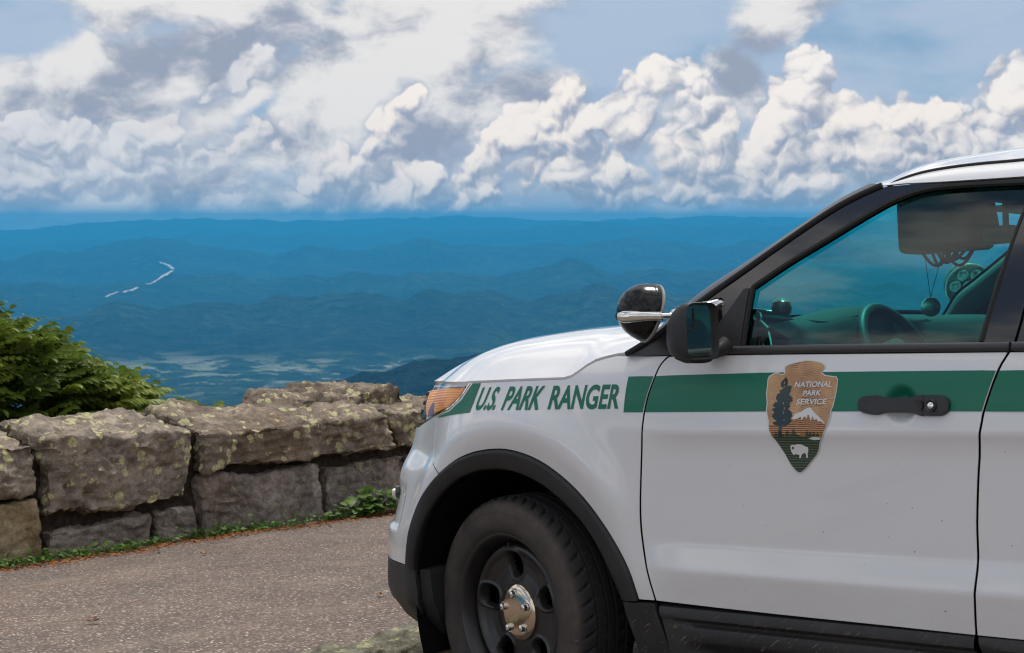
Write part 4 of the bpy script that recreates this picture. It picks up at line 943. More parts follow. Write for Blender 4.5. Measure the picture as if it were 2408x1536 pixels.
# ------------------------------------------------------------------ headlamp
def headlamp():
    out = LAMP+LAMP_TOP
    AMB = mat('amber_lens', (.95, .25, .02), .40, coat=.3, coat_rough=.05); AMB.node_tree.nodes['Principled BSDF'].inputs['Subsurface Weight'].default_value = .0
    t = NT(AMB); wv = t.N.new('ShaderNodeTexWave'); wv.wave_type = 'BANDS'; wv.bands_direction = 'Z'; wv.inputs['Scale'].default_value = 60; t.L.new(t.coord(), wv.inputs['Vector']); t.bump(wv.outputs[1], .5, .002)
    t.color(t.ramp(t.noise(14, 2, .5, t.scale((1, 1, .4))), [(.25, (.95, .24, .03)), (.55, (1.0, .42, .09))]))
    REF = mat('lamp_reflector', (.80, .80, .82), .32, .55); RED = mat('lamp_side_reflector', (.36, .035, .015), .3, coat=.8)
    for mir in (False,):
        h = panel('headlamp', out, REF, suv, -.014, .018, gap=.003, flange=.03, mirror=True)
        panel('indicator', [(-.615, 1.052), (-.284, 1.062), (-.146, 1.0625), (-.174, 1.032), (-.236, 1.003), (-.32, .987), (-.440, .973), (-.535, .968), (-.585, 1.005)], AMB, h, .0014, .02, gap=.002, flange=.008, mirror=False)
        panel('side_reflector', [(-.47, 1.012), (-.425, 1.012), (-.395, .985), (-.42, .972), (-.50, .966), (-.515, .985)], RED, h, .0024, .02, gap=.0, flange=.004)
        panel('lens_cover', out, CLEAR, h, .0005, .02, gap=.002, flange=.012)
        # chrome bezel following the lower edge
        p = smooth_line(LAMP, 30); V = S(p[:, 0], p[:, 1]+.004)+Snorm(p[:, 0], p[:, 1])*(-.002); MB().tube(V.tolist(), .0045, 6).build('bezel', CHROME, h)
        p = np.array([(-.60, 1.066), (-.45, 1.067), (-.30, 1.0675), (-.15, 1.067)]); V = S(p[:, 0], p[:, 1])+Snorm(p[:, 0], p[:, 1])*(-.004); MB().tube(V.tolist(), .004, 6).build('bezel', CHROME, h)
headlamp()
# bumper strobe: small lamp on the nose corner
def strobe():
    c = S(-.735, .700)+Snorm(-.735, .7)*.004; n = Snorm(np.array([-.735]), np.array([.7]))[0]; n[2] = 0; q = Vector(n).to_track_quat('Z', 'Y').to_matrix().to_4x4(); M = Matrix.Translation(Vector(c)) @ q
    o = MB().lathe([(0, -.004), (.022, -.004), (.024, .002), (.023, .010), (.018, .013), (0, .013)], 20, M).build('bumper_strobe', GLOSSBLK, suv)
    MB().lathe([(0, .012), (.015, .012), (.016, .018), (.012, .024), (0, .026)], 16, M).build('strobe_lens', mat('strobe_lens', (.75, .70, .55), .1, coat=1), o)
    c = S(-.52, .706)+Snorm(-.52, .706)*.002; M = Matrix.Translation(Vector(c)) @ Vector(Snorm(np.array([-.52]), np.array([.706]))[0]).to_track_quat('Z', 'Y').to_matrix().to_4x4()
    MB().lathe([(0, .003), (.006, .002), (.009, 0)], 12, M).build('parking_sensor', PAINT, suv)
strobe()
# ------------------------------------------------------------------ underbody and wheel wells
mb = MB().box((-.62, -.60, .24), (.55, .60, 1.0)).box((.5, -.90, .26), (2.35, .90, .42)).box((2.3, -.60, .26), (3.9, .60, .8)).box((3.36, -.9, .3), (3.88, .9, 1.0)); mb.box((.45, -.86, .40), (.62, .86, 1.10)); mb.build('underbody', DARK, suv, smooth=False, sharp=None)
def liner(xc):
    a = np.linspace(-.35, math.pi+.35, 40); V = []
    for y in (-.955, -.58): V += [(xc+.455*math.cos(q), y, .36+.475*math.sin(q)) for q in a]
    n = len(a); F_ = [(j, j+1, n+j+1, n+j) for j in range(n-1)]; Vi = np.array(V)
    for sg in (1, -1): mesh('wheel_well_liner', Vi*[1, sg, 1], F_, DARK, suv)
liner(.06); liner(2.865)
# flap closing the front of the wheel well
panel('splash_flap', [(-.384, .478), (-.336, .480), (-.326, .402), (-.326, .328), (-.366, .249), (-.47, .245), (-.423, .294), (-.392, .34), (-.380, .398)], RUBBER, suv, -.012, .03, flange=.1, mirror=True)
# ------------------------------------------------------------------ greenhouse
GS = (G, Gnorm)
FR_OUT = smooth_line([(.635, 1.222), (.74, 1.290), (.859, 1.363), (.936, 1.411), (1.085, 1.502), (1.165, 1.540), (1.245, 1.5645)], 30)
GL_TOP = smooth_line([(.889, 1.318), (.987, 1.377), (1.1, 1.4365), (1.208, 1.494), (1.28, 1.5265), (1.353, 1.5445), (1.43, 1.5475), (1.54, 1.542), (1.655, 1.534)], 40)
TOPW = [(1.30, 1.5635), (1.378, 1.5575), (1.425, 1.5545), (1.516, 1.550), (1.60, 1.546), (1.712, 1.541)]
frame = L(FR_OUT)+TOPW+[(1.69, 1.36), (1.667, 1.227), (1.661, 1.188), (1.648, 1.125), (1.560, 1.127), (1.570, 1.150), (1.597, 1.287), (1.655, 1.530)]+L(GL_TOP[::-1])+[(.889, 1.158), (.875, 1.140), (.80, 1.140)]
fo = panel('door_frame', frame, GLOSSBLK, suv, .004, .02, surf=GS, mirror=True, gap=.0008)
# matt mirror sail and seal between the pillar and the glass
panel('mirror_sail', [(.800, 1.141), (.876, 1.141), (.884, 1.160), (.884, 1.314), (.868, 1.312), (.835, 1.262), (.80, 1.215), (.79, 1.18)], PLASTIC, suv, .011, .02, surf=GS, mirror=True, gap=0)
panel('cowl_corner', [(.489, 1.1475), (.57, 1.1445), (.65, 1.1415), (.797, 1.1415), (.79, 1.20), (.72, 1.243), (.635, 1.218)], SATIN, suv, .002, .02, surf=GS, mirror=True, gap=.0015)
# window channel: inner black reveal then the glass set back
win = [(.890, 1.150)]+L(GL_TOP)+[(1.655, 1.530), (1.597, 1.287), (1.570, 1.146)]
panel('side_window', win, GLASS, suv, -.010, .05, surf=GS, mirror=True, gap=-.006, flange=0)
p = np.array(win[:-1]); pw = smooth_line([(.890, 1.150), (.890, 1.24), (.8915, 1.312), (.90, 1.3255)], 12)
for ln in (np.vstack([pw, GL_TOP[2:]]), np.array([(1.655, 1.530), (1.597, 1.287), (1.570, 1.146)])):
    V = G(ln[:, 0], ln[:, 1]-.001)+Gnorm(ln[:, 0], ln[:, 1])*.002; V2 = V*[1, -1, 1]
    for q in (V, V2): MB().tube(q.tolist(), .0075, 6).build('window_seal', RUBBER, suv)
# belt moulding
bx = np.linspace(.806, 1.6435, 24); zb = np.interp(bx, [.80, 1.07, 1.35, 1.65], [1.1465, 1.1405, 1.1345, 1.1275])
prof = [(-.008, -.004), (-.007, .010), (-.002, .014), (.006, .014), (.012, .011), (.0155, .002), (.0155, -.02)]
def strip(name, xs, zs, prof, m, surf=GS, sharp=50, mir=True):
    V = []; n = len(xs)
    for dz, do in prof: V.append(surf[0](xs, zs+dz)+surf[1](xs, zs+dz)*do)
    V = np.vstack(V); F_ = [(i*n+j, i*n+j+1, (i+1)*n+j+1, (i+1)*n+j) for i in range(len(prof)-1) for j in range(n-1)]+[tuple(i*n for i in range(len(prof))), tuple(i*n+n-1 for i in range(len(prof)))[::-1]]
    for sg in ((1, -1) if mir else (1,)): mesh(name, V*[1, sg, 1], [f if sg > 0 else f[::-1] for f in F_], m, suv, True, True, None, sharp)
strip('belt_moulding', bx, zb, prof, SATIN)
bx2 = np.linspace(1.6505, 2.62, 14); strip('belt_moulding', bx2, np.interp(bx2, [1.65, 2.62], [1.1275, 1.116]), prof, SATIN)
# rear side glass and pillars
panel('rear_side_window', [(1.73, 1.13), (1.765, 1.515), (2.5, 1.52), (2.60, 1.13)], GLASS, suv, -.004, .1, surf=GS, mirror=True, flange=0)
panel('pillar_trim', [(1.652, 1.128), (1.665, 1.19), (1.693, 1.36), (1.716, 1.541), (2.0, 1.54), (2.75, 1.54), (2.78, 1.12), (2.61, 1.12), (2.52, 1.525), (1.76, 1.52), (1.725, 1.128)], GLOSSBLK, suv, .003, .06, surf=GS, mirror=True)
panel('quarter_window', [(2.79, 1.12), (2.76, 1.53), (3.6, 1.52), (3.78, 1.12)], GLASS, suv, .0, .1, surf=GS, mirror=True)
# windscreen pillar trim and windscreen
WE = np.array([(.487, -.902, 1.150), (.60, -.868, 1.243), (.686, -.812, 1.322), (.766, -.789, 1.369), (.847, -.765, 1.416), (.925, -.743, 1.463), (1.0, -.720, 1.509), (1.075, -.699, 1.553), (1.147, -.683, 1.583)])
WE = smooth_line(WE, 32)
RE = np.array([(x, Gy(z)-.004, z) for x, z in smooth_line([(.500, 1.148), (.60, 1.199), (.648, 1.2325), (.74, 1.294), (.859, 1.367), (.936, 1.416), (1.085, 1.507), (1.165, 1.545), (1.235, 1.5690)], 32)])
nn = min(len(WE), len(RE)); tt = np.linspace(0, 1, 40)
def rs3(p): d = np.r_[0, np.cumsum(np.linalg.norm(np.diff(p, axis=0), axis=1))]; return np.stack([np.interp(tt*d[-1], d, p[:, i]) for i in range(3)], -1)
WE, RE = rs3(WE), rs3(RE)
rows_ = []
for w_, up in ((0, -.004), (.04, .006), (.25, .009), (.6, .010), (.88, .007), (1.0, -.002)):
    P = RE+(WE-RE)*w_; P = P+np.array([-.3, -.7, .65])*up; rows_.append(P)
V = np.vstack(rows_); n = 40; F_ = [(i*n+j, i*n+j+1, (i+1)*n+j+1, (i+1)*n+j) for i in range(len(rows_)-1) for j in range(n-1)]
for sg in (1, -1): mesh('windscreen_pillar', V*[1, sg, 1], F_ if sg < 0 else [f[::-1] for f in F_], SATIN, suv, True, True)
for sg in (1, -1): MB().tube((RE*[1, sg, 1]+np.array([-.002, -.001*sg, .002])).tolist(), .0085, 8).build('pillar_seal', RUBBER, suv)
vv = np.linspace(-1, 1, 21); V = []
for i in range(n):
    t_ = i/(n-1); cx = .20*(1-t_)+.10*t_; V += [(WE[i, 0]-cx*(1-abs(v)**2.2), WE[i, 1]*-v*-1 if False else WE[i, 1]*v*-1*-1, WE[i, 2]+.012*(1-v*v)+(.095 if t_ < .02 else 0)*0) for v in vv]
k0 = 3; Vw = np.array(V).reshape(n, 21, 3)
mesh('windscreen', Vw[k0:].reshape(-1, 3), [(i*21+j, i*21+j+1, (i+1)*21+j+1, (i+1)*21+j) for i in range(n-k0-1) for j in range(20)], WSGLASS, suv)
# inner face of the pillars (light grey trim seen through the side glass)
TRIM = mat('pillar_trim_grey', (.24, .23, .21), .75, spec=.2)
GREYD = mat('dash_grey', (.050, .052, .052), .7, spec=.3); LINER = mat('headliner', (.20, .20, .19), .9, spec=.1)
for sg in (1, -1):
    A_ = WE+np.array([.012, .012, -.010]); B_ = RE+np.array([.03, .028, -.022]); C_ = WE+np.array([.055, .085, -.030])
    V = np.vstack([A_, C_, B_]); F2 = [(i*n+j, i*n+j+1, (i+1)*n+j+1, (i+1)*n+j) for i in range(2) for j in range(n-1)]; mesh('pillar_lining', V*[1, sg, 1], F2, TRIM, suv)
# white roof side, gutter, roof
GUT = np.array([(1.236, -.742, 1.569), (1.277, -.734, 1.584), (1.332, -.728, 1.595), (1.406, -.725, 1.600), (1.498, -.725, 1.600), (1.606, -.728, 1.5965), (1.9, -.735, 1.592), (2.5, -.742, 1.585), (3.1, -.735, 1.565), (3.75, -.70, 1.53)])
GUT = smooth_line(GUT, 63); TB = np.array([(x, Gy(np.interp(x, [1.245, 1.30, 1.378, 1.425, 1.516, 1.6, 1.712, 3.75], [1.567, 1.5655, 1.5595, 1.5565, 1.552, 1.548, 1.543, 1.50]))-.004, np.interp(x, [1.245, 1.30, 1.378, 1.425, 1.516, 1.6, 1.712, 3.75], [1.567, 1.5655, 1.5595, 1.5565, 1.552, 1.548, 1.543, 1.50])) for x in np.maximum(GUT[:, 0], 1.247)])
n2 = len(GUT); V = []
for w_ in (0, .05, .35, .7, .95, 1.0):
    P = TB+(GUT-TB)*w_; P = P+np.array([0, -.009, .004])*(math.sin(math.pi*min(1, w_*1.05+.12)))*np.ones((n2, 1)); 
    if w_ in (0, 1.0): P = P+np.array([0, .012, 0])
    V.append(P)
V = np.vstack(V); F_ = [(i*n2+j, i*n2+j+1, (i+1)*n2+j+1, (i+1)*n2+j) for i in range(5) for j in range(n2-1)]
for sg in (1, -1): mesh('roof_side', V*[1, sg, 1], F_ if sg > 0 else [f[::-1] for f in F_], PAINT, suv, True, True, None, 60)
for sg in (1, -1): MB().tube((GUT*[1, sg, 1]+np.array([0, .004*sg, .001])).tolist(), .0055, 8).build('roof_gutter', RUBBER, suv)
def roof():
    # front station is the windscreen header
    xs = np.r_[1.150, 1.185, 1.215, 1.245, 1.28, 1.32, 1.37, 1.43, 1.5, 1.6, 1.8, 2.1, 2.5, 2.9, 3.3, 3.6, 3.8]
    ye = np.interp(xs, [1.15, 1.236, 1.277, 1.332, 1.406, 2.5, 3.75, 3.8], [.686, .738, .729, .723, .720, .737, .695, .69]); ze = np.interp(xs, [1.15, 1.236, 1.277, 1.332, 1.406, 1.5, 1.9, 2.5, 3.1, 3.75, 3.8], [1.585, 1.573, 1.588, 1.599, 1.604, 1.604, 1.596, 1.589, 1.569, 1.534, 1.53])
    zc = np.interp(xs, [1.15, 1.25, 1.32, 1.4, 1.6, 2.2, 3.0, 3.6, 3.8], [1.618, 1.652, 1.661, 1.665, 1.672, 1.684, 1.672, 1.63, 1.58]); vs = np.r_[-1, -.985, -.96, -.92, -.87, -.8, -.7, -.55, -.35, -.15]; vs = np.r_[vs, -vs[::-1]]
    V = []
    for x, y, z, c in zip(xs, ye, ze, zc):
        for v in vs:
            fwd = -.085*(1-v*v)*(1-sstep(1.15, 1.5, x)); V.append((x+fwd, y*v, z+(c-z)*(1-abs(v)**3.4)+.010*math.exp(-((abs(v)-.80)/.09)**2)*float(sstep(1.15, 1.3, x))))
    k = len(vs); mesh('roof', V, [(i*k+j, i*k+j+1, (i+1)*k+j+1, (i+1)*k+j)[::-1] for i in range(len(xs)-1) for j in range(k-1)], PAINT, suv)
    V = [(x+.03, y*v*.97, z-.035+(c-z-.012)*(1-abs(v)**2.5)) for x, y, z, c in zip(xs, ye, ze, zc) for v in vs]; mesh('headliner', V, [(i*k+j, i*k+j+1, (i+1)*k+j+1, (i+1)*k+j) for i in range(len(xs)-1) for j in range(k-1)], LINER, suv)
roof()
# ------------------------------------------------------------------ cabin
def cabin():
    # dash: top pad, driver's hood, front face
    ys = np.linspace(-.86, .86, 25); prof = [(.50, 1.05), (.56, 1.135), (.70, 1.205), (.84, 1.232), (.93, 1.236), (.985, 1.205), (1.0, 1.12), (.97, .9), (.90, .6)]; V = []
    for x, z in prof:
        for y in ys:
            b = .030*math.exp(-((y+.40)/.17)**2) if .8 < x < 1.05 else 0; V.append((x-.10*(1-(y/.86)**2)*(1 if x < .75 else .3)+(.04 if b > .01 else 0), y, z+b-.03*(abs(y)/.86)**6))
    k = len(ys); mesh('dashboard', V, [(i*k+j, i*k+j+1, (i+1)*k+j+1, (i+1)*k+j) for i in range(len(prof)-1) for j in range(k-1)], GREYD, suv, True, True, None, 55)
    # steering wheel
    c = Vector((1.075, -.38, 1.098)); M = Matrix.Translation(c) @ Matrix.Rotation(math.radians(62), 4, 'Y')
    ring = [M @ Vector((.178*math.cos(a), .178*math.sin(a), 0)) for a in np.linspace(0, 2*math.pi, 49)]
    sw = MB().tube(ring, .0155, 10, False).build('steering_wheel', mat('wheel_leather', (.045, .055, .055), .5), suv)
    MB().lathe([(0, .03), (.04, .028), (.07, .012), (.075, -.02), (.05, -.05), (0, -.05)], 20, M).build('airbag_boss', GREYD, sw)
    for a in (0, math.pi, math.pi*1.5):
        MB().tube([M @ Vector((.06*math.cos(a+math.pi/2), .06*math.sin(a+math.pi/2), 0)), M @ Vector((.172*math.cos(a+math.pi/2), .172*math.sin(a+math.pi/2), 0))], .014, 8).build('spoke', SATIN, sw)
    # sun visors, grab bracket
    for sg in (-1, 1): MB().box((1.10, sg*.40-.2, 1.556), (1.26, sg*.40+.2, 1.574)).build('sun_visor', LINER, suv, bevel=.008)
    # overhead console unit with wiring, mirror, camera
    MB().box((.905, -.06, 1.428), (1.165, .10, 1.60)).build('overhead_console', mat('console_black', (.006, .007, .008), .6, spec=.2), suv, bevel=.02)
    mb = MB(); r = random.Random(5)
    for i in range(7):
        a, b = 1.0+r.uniform(-.03, .05), 1.09+r.uniform(-.04, .05); y = r.uniform(-.05, .06); dp = r.uniform(.025, .05)
        mb.tube([(a+(b-a)*t, y, 1.432-dp*math.sin(math.pi*t)) for t in np.linspace(0, 1, 9)], .005, 6)
    mb.build('wiring_loom', RUBBER, suv)
    o = MB().box((1.175, -.03, 1.440), (1.265, .05, 1.492)).build('dash_camera', mat('camera_black', (.012, .014, .015), .45), suv, bevel=.006)
    MB().tube([(1.205, .01, 1.492), (1.19, .01, 1.60)], .010, 8).tube([(1.235, .01, 1.492), (1.238, .01, 1.62)], .010, 8).build('camera_mount', RUBBER, o)
    # seats
    SEAT = mat('seat_cloth', (.03, .03, .032), .9); 
    for sg in (-1, 1):
        s_ = MB().box((1.42, sg*.40-.25, .55), (1.95, sg*.40+.25, .72)).build('seat', SEAT, suv, bevel=.05)
        MB().box((0, -.24, 0), (.13, .24, .62), Matrix.Translation((1.88, sg*.40, .68)) @ Matrix.Rotation(.25, 4, 'Y')).build('backrest', SEAT, s_, bevel=.05)
        MB().box((0, -.13, 0), (.09, .13, .17), Matrix.Translation((2.06, sg*.40, 1.33)) @ Matrix.Rotation(.15, 4, 'Y')).build('headrest', SEAT, s_, bevel=.04)
    # door cards
    for sg in (-1, 1): MB().box((.66, sg*.86-.03, .5), (2.6, sg*.86+.03, 1.135)).build('door_card', GREYD, suv, bevel=.015)
    MB().box((.5, -.85, .45), (2.7, .85, .50)).build('cabin_floor', DARK, suv, smooth=False, sharp=None)
    # interior end of the spotlight: handle with ball knob
    KN = mat('knob_black', (.03, .032, .03), .3, coat=.5)
    h = MB().tube([(.70, -.80, 1.262), (.78, -.76, 1.250), (.86, -.72, 1.235), (.895, -.70, 1.228)], [.016, .020, .024, .020], 12).build('spotlight_handle', KN, suv)
    MB().lathe([(0, -.035), (.012, -.033), (.014, -.012), (.026, .012), (.030, .03), (.026, .048), (.012, .058), (0, .06)], 18, Matrix.Translation((.872, -.705, 1.232))).build('ball_knob', KN, h)
    mb = MB().tube([(.895, -.70, 1.226), (.96, -.62, 1.215), (1.0, -.45, 1.236), (.96, -.2, 1.245), (.93, .1, 1.243)], .007, 8).build('coiled_lead', RUBBER, suv)
cabin()
# small things in the cab that hang or lie there by themselves
def pendant():
    c = Vector((.984, 0, 1.258)); e = empty('hanging_medallion', tuple(c)); setp(e, 'round silver medallion hanging on two cords inside the windscreen', 'medallion')
    o = MB().lathe([(0, .006), (.024, .006), (.030, .003), (.031, -.002), (.026, -.005), (0, -.005)], 24, Matrix.Rotation(math.radians(90), 4, 'X') @ Matrix.Rotation(math.radians(40), 4, 'Y')).build('disc', mat('medallion_metal', (.62, .60, .50), .25, .9), e)
    MB().tube([(0, 0, .030), (-.016, 0, .20)], .0011, 5).tube([(0, 0, .030), (.050, 0, .175)], .0011, 5).build('cord', RUBBER, e)
pendant()
def keys():
    e = empty('key_bunch', (.880, -.845, 1.238)); setp(e, 'bunch of hanging metal key rings inside the driver side window', 'keys')
    KM_ = mat('key_metal', (.55, .55, .45), .25, 1.0); KD = mat('key_dark', (.05, .05, .035), .4, .6); r = random.Random(3)
    MB().tube([(.012*math.cos(a), 0, .012*math.sin(a)) for a in np.linspace(0, 2*math.pi, 17)], .0035, 6, False).build('ring', KM_, e)
    for i in range(7):
        x = -.022+i*.0075; lean = (i-3)*.0035; mb = MB()
        mb.tube([(x*.3, r.uniform(-.006, .006), -.008), (x+lean*.5, r.uniform(-.008, .008), -.03), (x+lean*1.6, r.uniform(-.008, .008), -.085)], [.003, .0055, .0045], 6); mb.build('key', KM_ if i % 3 == 0 else KD, e)
keys()
# ------------------------------------------------------------------ wheels
STEEL = mat('wheel_steel_black', (.014, .014, .015), .33, spec=.6); _t = NT(STEEL); _t.color(_t.ramp(_t.noise(9, 5, .65), [(.4, (.009, .009, .010)), (.75, (.030, .026, .023))])); _t.rough(_t.ramp(_t.noise(7, 4, .6), [(.3, .26), (.7, .48)]))
def m_tyre():
    m = mat('tyre_rubber', (.022, .020, .019), .78, spec=.35); t = NT(m); P = t.coord('Object'); x, y, z = t.sep(P)
    r = t.math('SQRT', t.math('ADD', t.math('MULTIPLY', x, x), t.math('MULTIPLY', y, y)))
    dusty = t.math('MULTIPLY', t.ramp(t.noise(13, 6, .68, P), [(.30, .25), (.66, 1.0)]), t.ramp(r, [(.255, .35), (.30, .8), (.337, 1.0), (.350, .20), (.358, .03)]))
    t.color(t.mix(t.math('MULTIPLY', dusty, .62), (.024, .0235, .024), (.150, .115, .092))); t.bump(t.noise(220, 3, .6, P), .25, .0015); return m
TYRE = m_tyre()
def lathe_arr(prof, n):
    a = np.linspace(0, 2*np.pi, n, endpoint=False); r = np.array([p[0] for p in prof]); h = np.array([p[1] for p in prof])
    V = np.stack([r[:, None]*np.cos(a), r[:, None]*np.sin(a), np.repeat(h[:, None], n, 1)], -1)
    F_ = [(i*n+j, i*n+(j+1) % n, (i+1)*n+(j+1) % n, (i+1)*n+j) for i in range(len(prof)-1) for j in range(n)]
    return V, F_
def wheel(x, y, steer, side, spin):
    """axle along local z, +z outward"""
    out = Vector((-math.sin(steer), -math.cos(steer)*side, 0)) if side > 0 else Vector((0, 1, 0))
    Z = out.normalized(); Y = Vector((0, 0, 1)); X = Y.cross(Z); M = Matrix((X, Y, Z)).transposed().to_4x4(); M = Matrix.Translation((x, y, .362)) @ M @ Matrix.Rotation(spin, 4, 'Z')
    # rim: lip, barrel and pressed disc with five hand holes
    prof = [(.236, .070), (.2385, .092), (.247, .0965), (.2525, .100), (.2535, .106), (.250, .1095), (.244, .109), (.2385, .103), (.2325, .094), (.2290, .084), (.2235, .072), (.2215, .062), (.219, .053), (.215, .046)]
    mb = MB(); V, F_ = lathe_arr(prof, 96); mb.add(V.reshape(-1, 3), F_)
    rr = np.r_[np.linspace(.060, .098, 6), np.linspace(.102, .206, 40), .209, .212, .2155]; na = 300; aa = np.linspace(0, 2*np.pi, na, endpoint=False); Rg, Ag = np.meshgrid(rr, aa, indexing='ij')
    base = np.interp(Rg, [.06, .09, .105, .125, .150, .178, .190, .198, .206, .2125, .2155], [.060, .060, .058, .054, .055, .064, .073, .0765, .0735, .060, .047])
    hole = np.full_like(Rg, 9.)
    for k in range(5):
        ac = math.radians(90+72*k); da = (Ag-ac+np.pi) % (2*np.pi)-np.pi; tx = Rg*np.sin(da); ry = Rg*np.cos(da)-.1475
        wdt = .0275+.10*ry*.55; hole = np.minimum(hole, (np.abs(tx/wdt)**2.6+np.abs(ry/.0335)**2.6)**(1/2.6))
    h = base + .0060*np.exp(-((hole-1.40)/.15)**2) - .030*(1-sstep(.80, 1.25, hole))
    Vd = np.stack([Rg*np.cos(Ag), Rg*np.sin(Ag), h], -1).reshape(-1, 3); keep = hole > .93
    F_ = []
    for i in range(len(rr)-1):
        for j in range(na):
            j2 = (j+1) % na
            if keep[i, j] and keep[i, j2] and keep[i+1, j] and keep[i+1, j2]: F_.append((i*na+j, i*na+j2, (i+1)*na+j2, (i+1)*na+j))
    mb.add(Vd, F_)
    o = mb.build('wheel_rim', STEEL, suv, sharp=60); o.matrix_local = M
    # tyre with circumferential grooves and shoulder sipes
    half = [(.236, .096), (.243, .106), (.250, .1105), (.2535, .1125), (.2555, .1145), (.262, .1185), (.275, .1222), (.290, .1235), (.305, .1225), (.313, .121), (.3145, .1218), (.3165, .1205), (.328, .117), (.338, .1125), (.346, .106), (.352, .099), (.3565, .091), (.3592, .082), (.3608, .072), (.3617, .064), (.3620, .0605), (.3545, .0585), (.3545, .0505), (.3626, .0485), (.3630, .036), (.3633, .022), (.3560, .0205), (.3560, .012), (.3634, .0105), (.3635, 0)]
    pr = half+[(r, -h) for r, h in half[-2::-1]]; n = 432; V, F_ = lathe_arr(pr, n); hs_ = np.array([p[1] for p in pr]); rs2 = np.array([p[0] for p in pr]); ph = np.arange(n)
    for i in range(len(pr)):
        if rs2[i] < .349: continue
        ah = abs(hs_[i])
        if ah > .0605: slot = ((ph+int((ah-.06)*120)) % 9 < 2); dep = .0075*min(1, (.108-ah)/.02) if ah < .108 else .0
        elif .024 < ah < .050: slot = ((ph+4-int((ah-.02)*160)) % 9 < 2); dep = .006
        else: continue
        V[i, slot, :2] *= (1-max(dep, 0)/rs2[i])
    t_ = MB().add(V.reshape(-1, 3), F_).build('tyre', TYRE, o, sharp=38)
    # raised sidewall lettering, blocks of characters
    for k, ch in enumerate('FOR'):
        add_text_arc(t_, ch, math.radians(-8-k*13)-spin if side > 0 else 0, .3335, .1145, .024, TYRE)
    # chrome centre cap with five nuts; brown of the reflected ground is in its colour
    cap = MB().lathe([(.0885, .045), (.0890, .060), (.0870, .0685), (.080, .0735), (.065, .0775), (.045, .080), (.02, .0815), (0, .082)], 60).build('hub_cap', mat('hub_cap_chrome_reflection_tint', (.66, .56, .44), .14, 1.0), o)
    for k in range(5):
        a = math.radians(90+36*0+72*k); c = (.057*math.cos(a), .057*math.sin(a)); MB().lathe([(.0165, .0765), (.0158, .0785), (.0135, .0785), (.0115, .0765), (.0110, .086), (.0095, .0905), (.005, .0925), (0, .093)], 20, Matrix.Translation((c[0], c[1], 0))).build('wheel_nut', CHROME, cap)
    MB().tube([(.0, .200, .052), (-.001, .206, .068), (-.004, .212, .082)], [.0055, .005, .0058], 8).build('valve_stem', RUBBER, o)
    MB().lathe([(.05, -.04), (.165, -.04), (.165, -.02), (.05, -.015), (.05, .03), (0, .03)], 40).build('brake_disc', DARK, o)
    return o
def text_mesh(ch, offset=0.0, shear=0.0):
    cu = bpy.data.curves.new('glyph', 'FONT'); cu.body = ch; cu.size = 1.0; cu.offset = offset; cu.shear = shear; cu.resolution_u = 6; cu.fill_mode = 'FRONT'
    ob = bpy.data.objects.new('glyph', cu); COL.objects.link(ob); dg = bpy.context.evaluated_depsgraph_get(); me = bpy.data.meshes.new_from_object(ob.evaluated_get(dg))
    bpy.data.objects.remove(ob); bpy.data.curves.remove(cu)
    bm = bmesh.new(); bm.from_mesh(me); bmesh.ops.triangulate(bm, faces=bm.faces); bmesh.ops.remove_doubles(bm, verts=bm.verts, dist=1e-4); bm.verts.ensure_lookup_table()
    V = np.array([v.co[:] for v in bm.verts]); F_ = [[v.index for v in f.verts] for f in bm.faces]; bm.free(); bpy.data.meshes.remove(me)
    return V, F_
def add_text_arc(parent, ch, ang, r, h, size, m):
    V, F_ = text_mesh(ch, .02); x = V[:, 0]-V[:, 0].mean(); y = V[:, 1]-V[:, 1].mean(); R_ = r+y*size*1.15; a = ang-x*size*1.5/r
    zf = np.interp(R_, [.31, .3165, .328, .338, .346, .352], [.1225, .1205, .117, .1125, .106, .099])+.0012
    mesh('sidewall_letter', np.stack([R_*np.cos(a), R_*np.sin(a), zf], -1), F_, SATIN, parent, True, False)
wheel(.018, -.842, .185, 1, math.radians(4)); w2 = wheel(2.865, -.842, 0.0, 1, .3); wheel(.018, .842, 0, -1, .2); wheel(2.865, .842, 0, -1, .9)
# ------------------------------------------------------------------ stripe and lettering (vinyl on the paint)
def decal(name, poly, m, parent, off, res=.03, surf=(S, Snorm), rows=()): return panel(name, poly, m, parent, off, res, gap=0, flange=0, surf=surf, rows=rows)
def zs(s, top): return np.interp(s, [.5, .974, 1.346, 1.617, 2.6], [1.085, 1.086, 1.081, 1.077, 1.066] if top else [.984, .984, .982, .980, .972])
def stripe(s0t, s0b, s1t, s1b):
    t_ = np.linspace(0, 1, 12); a = [(s0t+(s1t-s0t)*q, zs(s0t+(s1t-s0t)*q, True)) for q in t_]; b = [(s0b+(s1b-s0b)*q, zs(s0b+(s1b-s0b)*q, False)) for q in t_]
    # follow the shut lines between
    return a, b
def seam_s(seam, z): i = np.argsort(seam[:, 1]); return float(np.interp(z, seam[i, 1], seam[i, 0]))
zz = np.linspace(1.084, .984, 6)
fr = [(seam_s(SEAM_F, z)-.0045, z) for z in zz]; dl = [(seam_s(SEAM_F, z)+.0045, z) for z in zz]
decal('green_stripe', [(.512, 1.085), (.56, 1.085)]+fr+[(.507, .984)], GREEN, suv, .0014, .02)
zr = np.linspace(1.076, .980, 8); dr = [(seam_s(SEAM_R, z)-.0045, z) for z in zr]; rl = [(seam_s(SEAM_R, z)+.0045, z) for z in zr]
tt2 = np.linspace(.65, 1.58, 16)
excup = [(CUP[0]+CUP[2]*k*math.cos(a), CUP[1]+CUP[3]*k*math.sin(a)) for k in (.2, .35, .5, .65, .78, .88, .95, 1.02, 1.12) for a in np.linspace(0, 2*math.pi, 32, endpoint=False)]
